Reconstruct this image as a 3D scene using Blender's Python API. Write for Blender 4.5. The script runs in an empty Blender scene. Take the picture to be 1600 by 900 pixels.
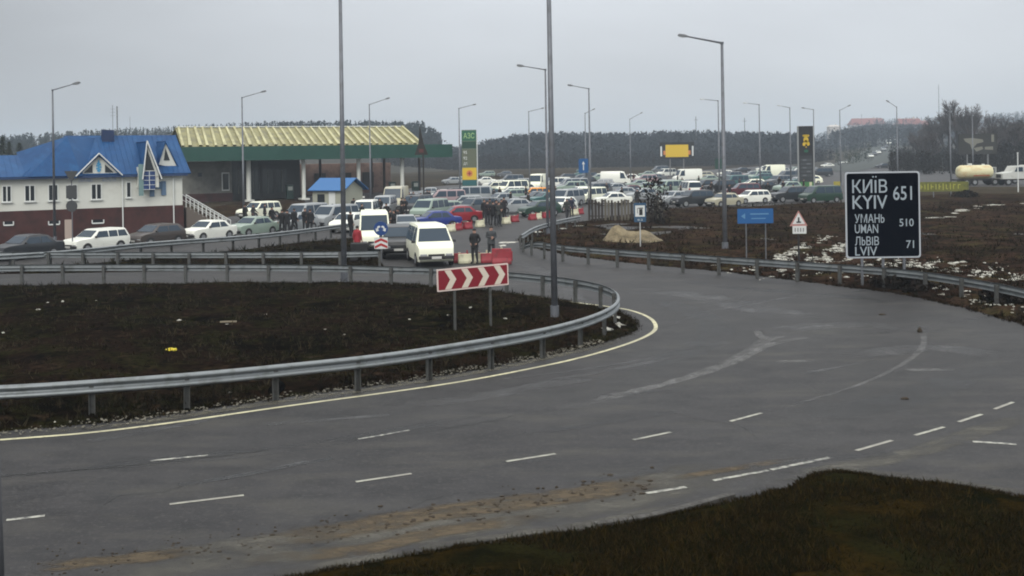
import bpy, bmesh, math, random
from mathutils import Vector, Matrix, noise
from mathutils.geometry import delaunay_2d_cdt
random.seed(7)
R = math.radians
SC = bpy.context.scene
COL = SC.collection
# ---------------------------------------------------------------- camera
HAZE = 0.00042
H, F, HY, ROLL = 5.7, 1700.0, 240.0, 0.0157      # eye height, focal length and horizon row in photo pixels, slight roll
cd = bpy.data.cameras.new('camera'); cam = bpy.data.objects.new('camera', cd); COL.objects.link(cam)
cd.sensor_width = 36.0; cd.lens = 36.0 * F / 1600.0
cd.shift_y = -(450.0 - HY) / 1600.0
cd.clip_start = 0.1; cd.clip_end = 9000
cam.matrix_world = Matrix.Translation((0, 0, H)) @ Matrix.Rotation(R(90), 4, 'X') @ Matrix.Rotation(-ROLL, 4, 'Z')
SC.camera = cam
# ---------------------------------------------------------------- world: overcast sky
SUN_EL, SUN_AZ = R(36), R(196)
w = bpy.data.worlds.new('World'); SC.world = w; w.use_nodes = True
nt = w.node_tree; N = nt.nodes; L = nt.links
bg = N['Background']; bg.inputs['Strength'].default_value = 0.1
sky = N.new('ShaderNodeTexSky'); sky.sky_type = 'NISHITA'; sky.sun_disc = False
sky.sun_elevation = SUN_EL; sky.sun_rotation = SUN_AZ; sky.air_density = 1; sky.dust_density = 3
hs = N.new('ShaderNodeHueSaturation'); hs.inputs['Saturation'].default_value = 0.15
L.new(sky.outputs[0], hs.inputs['Color'])
tc = N.new('ShaderNodeTexCoord'); sep = N.new('ShaderNodeSeparateXYZ'); L.new(tc.outputs['Generated'], sep.inputs[0])
rmp = N.new('ShaderNodeValToRGB'); L.new(sep.outputs['Z'], rmp.inputs[0])
e = rmp.color_ramp.elements
e[0].position = 0.0; e[0].color = (.46, .48, .495, 1)
e[1].position = 1.0; e[1].color = (1.55, 1.55, 1.52, 1)
m1 = rmp.color_ramp.elements.new(.10); m1.color = (.515, .54, .57, 1)
m2 = rmp.color_ramp.elements.new(.24); m2.color = (.60, .635, .68, 1)
m3 = rmp.color_ramp.elements.new(.5); m3.color = (1.10, 1.10, 1.10, 1)
nz = N.new('ShaderNodeTexNoise'); nz.inputs['Scale'].default_value = 2.2; nz.inputs['Detail'].default_value = 4
mp = N.new('ShaderNodeMapping'); mp.inputs['Scale'].default_value = (1, 1, 3.5); L.new(tc.outputs['Generated'], mp.inputs[0]); L.new(mp.outputs[0], nz.inputs['Vector'])
nr = N.new('ShaderNodeMapRange'); nr.inputs['From Min'].default_value = .3; nr.inputs['From Max'].default_value = .7
nr.inputs['To Min'].default_value = .86; nr.inputs['To Max'].default_value = 1.08; L.new(nz.outputs[0], nr.inputs[0])
vm = N.new('ShaderNodeVectorMath'); vm.operation = 'SCALE'; L.new(rmp.outputs[0], vm.inputs[0])
xr = N.new('ShaderNodeMapRange'); xr.interpolation_type = 'SMOOTHSTEP'; xr.inputs['From Min'].default_value = -.50; xr.inputs['From Max'].default_value = -.02; xr.inputs['To Min'].default_value = .60; xr.inputs['To Max'].default_value = 1.0
L.new(sep.outputs['X'], xr.inputs[0]); xm_ = N.new('ShaderNodeMath'); xm_.operation = 'MULTIPLY'; L.new(xr.outputs[0], xm_.inputs[0]); L.new(nr.outputs[0], xm_.inputs[1]); L.new(xm_.outputs[0], vm.inputs['Scale'])
vs = N.new('ShaderNodeVectorMath'); vs.operation = 'SCALE'; vs.inputs['Scale'].default_value = 13.5; L.new(vm.outputs[0], vs.inputs[0])
mx = N.new('ShaderNodeMix'); mx.data_type = 'RGBA'; mx.inputs['Factor'].default_value = .9
L.new(hs.outputs[0], mx.inputs['A']); L.new(vs.outputs[0], mx.inputs['B']); L.new(mx.outputs['Result'], bg.inputs['Color'])
sd = bpy.data.lights.new('sun', 'SUN'); sd.energy = 1.5; sd.angle = R(25); sd.color = (1, .97, .9)
so = bpy.data.objects.new('sun', sd); COL.objects.link(so)
dv = Vector((math.sin(SUN_AZ) * math.cos(SUN_EL), math.cos(SUN_AZ) * math.cos(SUN_EL), math.sin(SUN_EL)))
so.rotation_euler = dv.to_track_quat('Z', 'Y').to_euler(); so.location = (0, -20, 60)
vs_ = SC.view_settings; vs_.view_transform = 'Standard'; vs_.look = 'None'; vs_.exposure = 0.06; vs_.gamma = 1; vs_.use_curve_mapping = False
SC.render.engine = 'CYCLES'; SC.cycles.filter_width = 1.9
SC.render.resolution_x = 1024; SC.render.resolution_y = 576
# ---------------------------------------------------------------- where things stand: rays into the place
CR, SR = math.cos(ROLL), math.sin(ROLL)
def ray(px, py):
    r, u = px - 800.0, HY - py
    return (r * CR + u * SR) / F, (-r * SR + u * CR) / F      # X per metre of depth, Z per metre of depth
def gp(px, py, z=0.0):                    # point of the plane at height z
    a, b = ray(px, py); Y = (z - H) / b
    return Vector((a * Y, Y, z))
def at(px, py, Y):
    a, b = ray(px, py); return Vector((a * Y, Y, H + b * Y))
# ---------------------------------------------------------------- materials
MATS = {}
def mat(name, col, rough=.6, metal=0.0, spec=.5, n=None, bump=None, objcol=False, alpha=None, emit=None):
    if name in MATS: return MATS[name]
    m = bpy.data.materials.new(name); m.use_nodes = True; t = m.node_tree; p = t.nodes['Principled BSDF']
    c4 = (*col, 1); p.inputs['Base Color'].default_value = c4
    p.inputs['Roughness'].default_value = rough; p.inputs['Metallic'].default_value = metal; p.inputs['Specular IOR Level'].default_value = spec
    tcn = t.nodes.new('ShaderNodeTexCoord'); src = None
    if objcol:
        oi = t.nodes.new('ShaderNodeObjectInfo'); src = oi.outputs['Color']
    if n:                                   # list of (scale, second colour, low, high, stretch)
        for (sc, c2, lo, hi, st) in n:
            mpn = t.nodes.new('ShaderNodeMapping'); mpn.inputs['Scale'].default_value = st
            t.links.new(tcn.outputs['Object'], mpn.inputs[0])
            no = t.nodes.new('ShaderNodeTexNoise'); no.inputs['Scale'].default_value = sc; no.inputs['Detail'].default_value = 6; no.inputs['Roughness'].default_value = .62
            t.links.new(mpn.outputs[0], no.inputs['Vector'])
            mr = t.nodes.new('ShaderNodeMapRange'); mr.inputs[1].default_value = lo; mr.inputs[2].default_value = hi
            t.links.new(no.outputs[0], mr.inputs[0])
            mi = t.nodes.new('ShaderNodeMix'); mi.data_type = 'RGBA'
            t.links.new(mr.outputs[0], mi.inputs['Factor'])
            if src: t.links.new(src, mi.inputs['A'])
            else: mi.inputs['A'].default_value = c4
            mi.inputs['B'].default_value = (*c2, 1); src = mi.outputs['Result']
    if src: t.links.new(src, p.inputs['Base Color'])
    if bump:
        no = t.nodes.new('ShaderNodeTexNoise'); no.inputs['Scale'].default_value = bump[0]; no.inputs['Detail'].default_value = 5
        t.links.new(tcn.outputs['Object'], no.inputs['Vector'])
        bp = t.nodes.new('ShaderNodeBump'); bp.inputs['Distance'].default_value = bump[1]; bp.inputs['Strength'].default_value = .8
        t.links.new(no.outputs[0], bp.inputs['Height']); t.links.new(bp.outputs[0], p.inputs['Normal'])
    if emit:
        p.inputs['Emission Color'].default_value = (*emit[0], 1); p.inputs['Emission Strength'].default_value = emit[1]
    MATS[name] = m; return m
O1 = (1, 1, 1)
def stain_sheen_mat(name, col, lo, hi, sc=1.0, st=(1, 1, 1), maxa=.8, rough=.8):
    """a thin deposit or painted sheen on the asphalt: noise breaks it up and it thins out towards its edges (attribute 'edge')"""
    m = bpy.data.materials.new(name); m.use_nodes = True; t = m.node_tree; p = t.nodes['Principled BSDF']
    p.inputs['Base Color'].default_value = (*col, 1); p.inputs['Roughness'].default_value = rough
    tcn = t.nodes.new('ShaderNodeTexCoord'); mpn = t.nodes.new('ShaderNodeMapping'); mpn.inputs['Scale'].default_value = st
    t.links.new(tcn.outputs['Object'], mpn.inputs[0])
    no = t.nodes.new('ShaderNodeTexNoise'); no.inputs['Scale'].default_value = sc; no.inputs['Detail'].default_value = 8; no.inputs['Roughness'].default_value = .7
    t.links.new(mpn.outputs[0], no.inputs['Vector'])
    at_ = t.nodes.new('ShaderNodeAttribute'); at_.attribute_name = 'edge'
    ad = t.nodes.new('ShaderNodeMath'); ad.operation = 'MULTIPLY_ADD'; ad.inputs[1].default_value = .55
    n2 = t.nodes.new('ShaderNodeMath'); n2.operation = 'MULTIPLY_ADD'; n2.inputs[1].default_value = 3.4; n2.inputs[2].default_value = -1.7; t.links.new(no.outputs[0], n2.inputs[0]); t.links.new(at_.outputs['Fac'], ad.inputs[0]); t.links.new(n2.outputs[0], ad.inputs[2])
    mr = t.nodes.new('ShaderNodeMapRange'); mr.inputs[1].default_value = lo; mr.inputs[2].default_value = hi; mr.inputs[4].default_value = maxa
    t.links.new(ad.outputs[0], mr.inputs[0])
    mu = t.nodes.new('ShaderNodeMath'); mu.operation = 'MULTIPLY'; 
    sm = t.nodes.new('ShaderNodeMapRange'); sm.interpolation_type = 'SMOOTHSTEP'; sm.inputs[2].default_value = 1.0
    t.links.new(at_.outputs['Fac'], sm.inputs[0]); t.links.new(sm.outputs[0], mu.inputs[0]); t.links.new(mr.outputs[0], mu.inputs[1])
    t.links.new(mu.outputs[0], p.inputs['Alpha']); return m
# ---------------------------------------------------------------- mesh building
class MB:
    def __init__(s): s.v = []; s.f = []; s.m = []
    def face(s, pts, mi=0):
        b = len(s.v); s.v += [tuple(p) for p in pts]; s.f.append(tuple(range(b, b + len(pts)))); s.m.append(mi)
    def add(s, vs, fs, mi=0, M=None):
        b = len(s.v); s.v += [tuple(M @ Vector(p)) if M else tuple(p) for p in vs]
        for f in fs: s.f.append(tuple(i + b for i in f)); s.m.append(mi)
    def box(s, c, d, mi=0, rz=0.0, M=None):
        x, y, z = d[0] / 2, d[1] / 2, d[2] / 2; ca, sa = math.cos(rz), math.sin(rz)
        vs = [(c[0] + i * x * ca - j * y * sa, c[1] + i * x * sa + j * y * ca, c[2] + k * z) for i in (-1, 1) for j in (-1, 1) for k in (-1, 1)]
        s.add(vs, [(0, 1, 3, 2), (4, 6, 7, 5), (0, 4, 5, 1), (2, 3, 7, 6), (0, 2, 6, 4), (1, 5, 7, 3)], mi, M)
    def tube(s, a, b, r0, r1=None, n=8, mi=0, caps=True):
        r1 = r0 if r1 is None else r1; a = Vector(a); b = Vector(b); d = (b - a)
        if d.length < 1e-6: return
        d.normalize(); u = d.orthogonal().normalized(); w_ = d.cross(u); vs = []
        for p, r in ((a, r0), (b, r1)):
            for i in range(n):
                t = 2 * math.pi * i / n; vs.append(p + u * r * math.cos(t) + w_ * r * math.sin(t))
        fs = [(i, (i + 1) % n, n + (i + 1) % n, n + i) for i in range(n)]
        if caps: fs += [tuple(range(n - 1, -1, -1)), tuple(range(n, 2 * n))]
        s.add(vs, fs, mi)
    def prism(s, prof, z0, z1, mi=0, M=None):     # polygon in xy extruded in z
        n = len(prof); vs = [(p[0], p[1], z0) for p in prof] + [(p[0], p[1], z1) for p in prof]
        s.add(vs, [(i, (i + 1) % n, n + (i + 1) % n, n + i) for i in range(n)] + [tuple(range(n - 1, -1, -1)), tuple(range(n, 2 * n))], mi, M)
    def xprism(s, prof, y0, y1, mi=0, M=None):    # polygon in xz extruded in y
        n = len(prof); vs = [(p[0], y0, p[1]) for p in prof] + [(p[0], y1, p[1]) for p in prof]
        s.add(vs, [(i, (i + 1) % n, n + (i + 1) % n, n + i) for i in range(n)] + [tuple(range(n - 1, -1, -1)), tuple(range(n, 2 * n))], mi, M)
    def yprism(s, prof, x0, x1, mi=0, M=None):    # polygon in yz extruded in x
        n = len(prof); vs = [(x0, p[0], p[1]) for p in prof] + [(x1, p[0], p[1]) for p in prof]
        s.add(vs, [(i, (i + 1) % n, n + (i + 1) % n, n + i) for i in range(n)] + [tuple(range(n - 1, -1, -1)), tuple(range(n, 2 * n))], mi, M)
    def blob(s, c, r, seed=0, sub=2, amp=.2, mi=0, fl=1.0):
        bm = bmesh.new(); bmesh.ops.create_icosphere(bm, subdivisions=sub, radius=1)
        vs = []
        for v in bm.verts:
            k = 1 + amp * noise.noise(v.co * 1.7 + Vector((seed * 3.1, seed, 0)))
            vs.append((c[0] + v.co.x * r[0] * k, c[1] + v.co.y * r[1] * k, c[2] + v.co.z * r[2] * k))
        s.add(vs, [tuple(v.index for v in f.verts) for f in bm.faces], mi); bm.free()
    def build(s, name, mats, parent=None, smooth=False, bevel=0, fix=True):
        me = bpy.data.meshes.new(name); me.from_pydata(s.v, [], s.f)
        if not isinstance(mats, (list, tuple)): mats = [mats]
        for m in mats: me.materials.append(m)
        me.polygons.foreach_set('material_index', s.m)
        if fix:
            bm = bmesh.new(); bm.from_mesh(me)
            if smooth: bmesh.ops.remove_doubles(bm, verts=bm.verts, dist=1e-4)
            bmesh.ops.recalc_face_normals(bm, faces=bm.faces); bm.to_mesh(me); bm.free()
        if smooth:
            for p in me.polygons: p.use_smooth = True
        o = bpy.data.objects.new(name, me); COL.objects.link(o)
        if parent: o.parent = parent
        if bevel:
            b = o.modifiers.new('bevel', 'BEVEL'); b.width = bevel; b.segments = 2; b.limit_method = 'ANGLE'; b.angle_limit = R(28)
            me.shade_smooth() if hasattr(me, 'shade_smooth') else None
            me.set_sharp_from_angle(angle=R(40))
        return o
def tag(o, label=None, cat=None, group=None, kind=None):
    if label: o['label'] = label
    if cat: o['category'] = cat
    if group: o['group'] = group
    if kind: o['kind'] = kind
    return o
def empty(name, loc, rz=0.0, label=None, cat=None, group=None):
    o = bpy.data.objects.new(name, None); COL.objects.link(o); o.location = loc; o.rotation_euler = (0, 0, rz)
    o.empty_display_size = .3; return tag(o, label, cat, group)
KIDS = {}
def copy_tree(o, parent=None, skip=()):
    c = o.copy(); COL.objects.link(c); c.parent = parent
    for ch in o.children:
        if ch.name.split('.')[0] not in skip: copy_tree(ch, c, skip)
    return c
def inside(p, poly):
    x, y = p; c = False; j = len(poly) - 1
    for i in range(len(poly)):
        xi, yi = poly[i]; xj, yj = poly[j]
        if (yi > y) != (yj > y) and x < (xj - xi) * (y - yi) / (yj - yi) + xi: c = not c
        j = i
    return c
def edist(p, poly):
    if len(poly) > 90: poly = poly[::max(1, len(poly) // 60)]
    d = 1e9; x, y = p; n = len(poly)
    for i in range(n):
        ax, ay = poly[i]; bx, by = poly[(i + 1) % n]; dx, dy = bx - ax, by - ay; l2 = dx * dx + dy * dy
        t = 0 if l2 == 0 else max(0, min(1, ((x - ax) * dx + (y - ay) * dy) / l2))
        d = min(d, math.hypot(x - ax - t * dx, y - ay - t * dy))
    return d
def gpoly(pts): return [tuple(gp(*p)[:2]) for p in pts]
def roughen(poly, step, amp, sc):
    out = []; n = len(poly)
    for i in range(n):
        a, b = Vector(poly[i]), Vector(poly[(i + 1) % n]); L_ = (b - a).length
        if L_ < 1e-4: continue
        t = Vector((-(b - a).y, (b - a).x)) / L_; k = max(1, min(60, int(L_ / step)))
        for q in range(k):
            p = a.lerp(b, q / k); v = noise.noise(Vector((p.x * sc, p.y * sc, 1.7))) + .6 * noise.noise(Vector((p.x * sc * 3.3, p.y * sc * 3.3, 5.1)))
            p = p + t * v * amp; out.append((p.x, p.y))
    return out
def smooth_closed(pts, k=6):
    out = []; n = len(pts)
    for i in range(n):
        p0, p1, p2, p3 = (Vector(pts[(i + j) % n]) for j in (-1, 0, 1, 2))
        for q in range(k):
            t = q / k
            out.append(tuple(.5 * ((2 * p1) + (-p0 + p2) * t + (2 * p0 - 5 * p1 + 4 * p2 - p3) * t * t + (-p0 + 3 * p1 - 3 * p2 + p3) * t ** 3)))
    return out
def smooth_open(pts, k=8):
    P = [Vector(p) for p in pts]; P = [P[0] * 2 - P[1]] + P + [P[-1] * 2 - P[-2]]; out = []
    for i in range(1, len(P) - 2):
        p0, p1, p2, p3 = P[i - 1:i + 3]
        for q in range(k):
            t = q / k
            out.append(.5 * ((2 * p1) + (-p0 + p2) * t + (2 * p0 - 5 * p1 + 4 * p2 - p3) * t * t + (-p0 + 3 * p1 - 3 * p2 + p3) * t ** 3))
    out.append(P[-2]); return out
def sheet(name, poly, m, z, label=None):          # flat paved sheet
    me = bpy.data.meshes.new(name); r = delaunay_2d_cdt([Vector(p) for p in poly], [], [list(range(len(poly)))], 1, 1e-4)
    me.from_pydata([(v.x, v.y, z) for v in r[0]], [], r[2]); me.materials.append(m)
    o = bpy.data.objects.new(name, me); COL.objects.link(o); o['kind'] = 'structure'
    bm = bmesh.new(); bm.from_mesh(me); bmesh.ops.recalc_face_normals(bm, faces=bm.faces)
    if sum(f.normal.z for f in bm.faces) < 0: bmesh.ops.reverse_faces(bm, faces=bm.faces)
    bm.to_mesh(me); bm.free(); return o
def verge_z(x, y, poly, base, amp, d=None):
    d = edist((x, y), poly) if d is None else d
    k = min(1, d / .8)
    return base + k * (.05 + amp * (.6 * noise.noise(Vector((x * .35, y * .35, 1))) + .3 * noise.noise(Vector((x * 1.4, y * 1.4, 4))) + .14 * noise.noise(Vector((x * 5, y * 5, 9))) + .25))
def verge(name, poly, m, step, amp, base=.03, lim=None, extra=None):
    """rough unpaved ground inside an outline, sunk edge, lumpy inside"""
    xs = [p[0] for p in poly]; ys = [p[1] for p in poly]; pts = [Vector(p) for p in poly]; ds = [0] * len(poly)
    y = min(ys)
    while y < max(ys):
        st = step * max(1, y / 30.0); x = min(xs) + random.random() * st
        while x < max(xs):
            p = (x + random.uniform(-.25, .25) * st, y + random.uniform(-.25, .25) * st)
            if inside(p, poly):
                d = edist(p, poly)
                if d > st * .35: pts.append(Vector(p)); ds.append(d)
            x += st
        y += st
    r = delaunay_2d_cdt(pts, [], [list(range(len(poly)))], 1, 1e-5)
    vs = []
    for v, orig in zip(r[0], r[3]):
        d = ds[orig[0]] if orig else 0
        z = verge_z(v.x, v.y, poly, base, amp, d)
        if extra: z += extra(v.x, v.y) * min(1, d / 2)
        vs.append((v.x, v.y, z))
    me = bpy.data.meshes.new(name); me.from_pydata(vs, [], r[2]); me.materials.append(m)
    for p in me.polygons: p.use_smooth = True
    bm = bmesh.new(); bm.from_mesh(me); bmesh.ops.recalc_face_normals(bm, faces=bm.faces)
    if sum(f.normal.z for f in bm.faces) < 0: bmesh.ops.reverse_faces(bm, faces=bm.faces)
    bm.to_mesh(me); bm.free()
    o = bpy.data.objects.new(name, me); COL.objects.link(o); o['kind'] = 'structure'; return o
def ribbon(name, pts, width, m, z, parent=None, kind='structure'):
    """a painted line or strip along ground points"""
    P = [Vector((p[0], p[1], 0)) for p in pts]; vs = []; fs = []; ed = []
    nc = 5 if callable(width) or width > .3 else 2
    for i, p in enumerate(P):
        t = (P[min(i + 1, len(P) - 1)] - P[max(i - 1, 0)]).normalized(); n_ = Vector((-t.y, t.x, 0))
        wd = width(i / (len(P) - 1)) if callable(width) else width
        for j in range(nc):
            q = j / (nc - 1); vs.append(tuple((p + n_ * (q - .5) * wd)[:2]) + (z,))
            ed.append(min(1, (1 - abs(2 * q - 1)) * 2 if nc > 2 else 1) * min(1, 4 * min(i, len(P) - 1 - i) / (len(P) - 1) + (0 if nc > 2 else 1)))
        if i:
            a = (i - 1) * nc
            for j in range(nc - 1): fs.append((a + j, a + nc + j, a + nc + j + 1, a + j + 1))
    me = bpy.data.meshes.new(name); me.from_pydata(vs, [], fs); me.materials.append(m)
    at_ = me.attributes.new('edge', 'FLOAT', 'POINT'); at_.data.foreach_set('value', ed)
    bm = bmesh.new(); bm.from_mesh(me)
    if sum(f.normal.z for f in bm.faces) < 0: bmesh.ops.reverse_faces(bm, faces=bm.faces)
    bm.to_mesh(me); bm.free()
    o = bpy.data.objects.new(name, me); COL.objects.link(o)
    if parent: o.parent = parent
    if kind: o['kind'] = kind
    return o
def text_mesh(name, s, h, w_, m, parent, loc, rot=(R(90), 0, 0), depth=.004, bold=0.0):
    """lettering of cap height h and total width w_ centred on loc"""
    cu = bpy.data.curves.new(name, 'FONT'); cu.body = s; cu.size = 1; cu.extrude = depth / 2; cu.align_x = 'LEFT'; cu.offset = bold; cu.resolution_u = 3
    ob = bpy.data.objects.new('t', cu); COL.objects.link(ob); dg = bpy.context.evaluated_depsgraph_get(); dg.update()
    me = bpy.data.meshes.new_from_object(ob.evaluated_get(dg)); bpy.data.objects.remove(ob); bpy.data.curves.remove(cu)
    xs = [v.co.x for v in me.vertices]; ys = [v.co.y for v in me.vertices]
    if not xs: return None
    x0, x1, y1 = min(xs), max(xs), max(ys); y0 = min(ys)
    for v in me.vertices:
        v.co.x = (v.co.x - (x0 + x1) / 2) * w_ / (x1 - x0); v.co.y = (v.co.y - (y0 + y1) / 2) * h / (y1 - y0)
    me.materials.clear(); me.materials.append(m); me.name = name
    o = bpy.data.objects.new(name, me); COL.objects.link(o); o.parent = parent; o.location = loc; o.rotation_euler = rot; return o
# ---------------------------------------------------------------- materials of the ground
M_FIELD = mat('field_soil', (.030, .024, .017), .95, spec=0, n=[(.02, (.065, .054, .036), .4, .65, O1), (.6, (.025, .021, .017), .45, .7, O1)], bump=(3, .1))
M_ASPH = mat('asphalt', (.025, .024, .0255), .62, spec=.22, n=[(.12, (.038, .037, .038), .35, .65, (1, 2.2, 1)), (.9, (.016, .016, .0175), .44, .70, (1, 1.6, 1)), (.35, (.054, .051, .045), .52, .74, (1, 3, 1)), (5, (.052, .050, .047), .55, .75, (1, 2, 1)), (16, (.070, .069, .066), .54, .80, O1), (38, (.012, .012, .012), .56, .8, O1)], bump=(45, .010))
M_SOIL = mat('dark_verge', (.0028, .0024, .0017), .95, spec=0.0, n=[(.22, (.015, .009, .006), .42, .58, O1), (.8, (.014, .0135, .005), .48, .60, O1), (1.9, (.036, .024, .016), .55, .70, O1), (5, (.0018, .0016, .0012), .48, .62, O1), (19, (.050, .045, .035), .66, .8, O1)], bump=(9, .05))
M_BANK = mat('red_brown_bank', (.017, .011, .0085), .95, spec=0.0, n=[(.2, (.048, .029, .020), .4, .6, O1), (.45, (.048, .040, .018), .50, .64, O1), (1.3, (.010, .009, .006), .5, .62, O1), (4, (.006, .0045, .0035), .5, .66, O1), (15, (.06, .052, .038), .66, .8, O1)], bump=(7, .05))
M_NEAR = mat('near_verge', (.009, .0075, .0022), .95, spec=0.0, n=[(.8, (.0035, .0042, .0015), .42, .62, O1), (1.3, (.022, .014, .0032), .46, .62, O1), (.5, (.013, .0125, .004), .5, .6, O1), (14, (.002, .0018, .001), .5, .7, O1), (40, (.03, .022, .01), .66, .8, O1)], bump=(16, .04))
M_LINE = mat('road_paint', (.36, .36, .30), .6, n=[(5, (.12, .12, .11), .48, .66, O1), (.7, (.24, .23, .20), .42, .66, O1)])
M_LINE2 = mat('worn_road_paint', (.40, .40, .35), .7, n=[(7, (.085, .085, .083), .42, .6, O1)])
M_SNOW = mat('old_snow', (.56, .56, .50), .8, n=[(1.7, (.14, .12, .09), .45, .66, O1)], bump=(12, .03))
M_SAND = mat('sand', (.21, .17, .10), .95, n=[(1.8, (.09, .07, .04), .42, .65, O1), (11, (.33, .28, .18), .55, .75, O1)], bump=(8, .06))
# ground sheet to the horizon
g = MB(); g.face([(-2300, -60, 0), (2300, -60, 0), (2300, 2600, 0), (-2300, 2600, 0)]); o = g.build('ground', M_FIELD); o['kind'] = 'structure'
ROAD = gpoly([(-1400, 1700), (-1000, 405), (0, 386), (200, 366), (290, 349), (340, 338), (350, 320), (480, 307), (700, 290), (860, 281), (1100, 266), (1300, 252), (1345, 258), (1450, 268), (1800, 262), (1900, 292), (1500, 292), (1345, 303), (1310, 322), (2300, 420), (3000, 900), (2600, 1700)])
sheet('road', ROAD, M_ASPH, .02)
# island between the two carriageways
ISL_PX = [(-900, 720), (-200, 692), (0, 676), (200, 658), (450, 622), (600, 602), (750, 578), (860, 556), (930, 540), (980, 525), (995, 512), (985, 497), (950, 484), (860, 468), (770, 455), (660, 446), (540, 442), (300, 444), (0, 448), (-300, 456), (-900, 470)]
ISL = roughen(smooth_closed(gpoly(ISL_PX), 4), .25, .07, 1.3)
def mound(x, y): return .12 * max(0, noise.noise(Vector((x * .12, y * .2, 3)))) 
verge('island_verge', ISL, M_SOIL, .34, .22, extra=mound)
G1 = gpoly([(-900, 446), (0, 429), (590, 419), (600, 417), (585, 396), (552, 372), (470, 379), (380, 391), (230, 404), (60, 421), (-100, 438)])
verge('strip_verge', G1, M_SOIL, .7, .18)
GR = gpoly([(812, 376), (830, 387), (900, 401), (1000, 413), (1150, 427), (1250, 440), (1400, 459), (1500, 480), (1600, 508), (1900, 600), (2400, 600), (2300, 330), (1750, 303), (1480, 303), (1310, 317), (1200, 322), (1060, 327), (960, 338), (900, 348), (860, 353), (825, 364)])
GR = roughen(GR, .5, .16, .8)
def swell(x, y): return .25 * noise.noise(Vector((x * .08, y * .08, 6)))
verge('bank_verge', GR, M_BANK, .8, .30, extra=swell)
GB = gpoly([(380, 925), (520, 893), (640, 872), (760, 852), (880, 838), (980, 822), (1060, 805), (1140, 788), (1215, 771), (1243, 768), (1250, 757), (1285, 741), (1310, 739), (1370, 748), (1450, 757), (1530, 768), (1600, 780), (1900, 812), (1900, 1250), (300, 1250)])
GB = roughen(GB, .06, .035, 5)
verge('near_verge', GB, M_NEAR, .08, .24, extra=lambda x, y: .06)
# grey gutter of wet grit between the near grass and the road
M_GRIT = mat('pale_grit', (.075, .072, .066), .8, n=[(6, (.035, .033, .030), .42, .6, O1)])
# painted lines
def gl(pts): return [gp(*p) for p in pts]
M_LINEC = mat('cream_edge_paint', (.56, .53, .34), .6, n=[(6, (.16, .15, .11), .52, .70, O1), (.6, (.34, .32, .22), .42, .68, O1)])
ribbon('edge_line', smooth_open(gl([(-500, 722), (0, 689), (200, 671), (450, 636), (700, 601), (850, 573), (930, 554), (990, 535), (1020, 520), (1024, 508), (1012, 496), (985, 486), (950, 480), (880, 471), (800, 459)]), 8), .13, M_LINEC, .026)
ribbon('edge_line', smooth_open(gl([(800, 459), (740, 452), (640, 446), (540, 443), (300, 445), (0, 449), (-300, 457)]), 6), .11, M_LINE, .026)
def dash(a, b, wd=.09, m=M_LINE): 
    p, q = gp(*a), gp(*b); return ribbon('lane_line', [p + (q - p) * t for t in (0, .25, .5, .75, 1)], wd, m, .026)
for a, b in [((265, 790), (381, 776)), ((556, 755), (643, 742)), ((791, 723), (868, 711)), ((990, 689), (1048, 677)), ((1141, 660), (1190, 647)), ((1338, 706), (1394, 690)), ((1430, 682), (1475, 669)), ((1498, 661), (1534, 649)), ((1554, 641), (1583, 630)), ((-60, 826), (-180, 842))]: dash(a, b)
for a, b, wd in [((10, 815), (70, 808), .1), ((1115, 753), (1200, 737), .09), ((1205, 736), (1296, 717), .10), ((1010, 773), (1072, 763), .1), ((1520, 692), (1588, 696), .12), ((235, 722), (325, 713), .09), ((560, 688), (640, 674), .08)]: dash(a, b, wd, M_LINE2)
# deposits on the asphalt, and wet sheen painted on as grey
ST_SALT = stain_sheen_mat('salt_deposit', (.15, .15, .15), .1, .95, 3.0, (1, 1, 1), .75)
ST_WET = stain_sheen_mat('dark_wet_patch', (.016, .016, .017), .1, .9, .6, (1, 1, 1), .5, .42)
ST_MUD = stain_sheen_mat('mud_deposit', (.075, .053, .026), .0, .75, 1.6, (1, 2.4, 1), .9)
ST_PALE = stain_sheen_mat('dry_dust', (.092, .087, .072), .05, .8, .9, (1, 1.8, 1), .75)
ST_SHEEN = stain_sheen_mat('painted_wet_sheen', (.062, .062, .064), .05, .9, .7, (1, 1.5, 1), .7, .5)  # wet sheen put into the colour as broad grey streaks
def stain_or_sheen(pts, wd, m, z): ribbon('road_stain_or_sheen', smooth_open(gl(pts), 10), wd, m, z)
stain_or_sheen([(790, 652), (900, 634), (1000, 611), (1100, 583), (1170, 552), (1200, 532), (1230, 525), (1320, 522)], lambda t: .45 + .35 * t, ST_SALT, .023)
stain_or_sheen([(940, 622), (1040, 601), (1140, 570), (1200, 541), (1260, 528)], .3, ST_SALT, .0237)
stain_or_sheen([(1195, 535), (1180, 515)], .35, ST_SALT, .0232)
stain_or_sheen([(1190, 648), (1260, 628), (1340, 603), (1400, 576), (1438, 548), (1443, 525), (1430, 505)], lambda t: .14 + .16 * t, ST_SALT, .0231)
stain_or_sheen([(1200, 567), (1285, 564)], .5, ST_SALT, .0233)
stain_or_sheen([(960, 450), (1080, 462), (1200, 486), (1320, 500)], 2.4, ST_SHEEN, .0219)
stain_or_sheen([(1180, 520), (1330, 508), (1500, 520)], 1.8, ST_SHEEN, .0218)
stain_or_sheen([(1300, 560), (1450, 545), (1590, 560)], 1.5, ST_SHEEN, .0217)
stain_or_sheen([(620, 640), (800, 612), (980, 580)], 1.0, ST_SHEEN, .0216)
stain_or_sheen([(850, 545), (900, 480), (850, 430), (790, 400)], 1.5, ST_SHEEN, .0215)
stain_or_sheen([(1400, 580), (1500, 578)], .5, ST_SALT, .0233)
stain_or_sheen([(1130, 758), (1300, 735), (1440, 706), (1540, 672), (1640, 645)], .75, ST_PALE, .0234)
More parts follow.
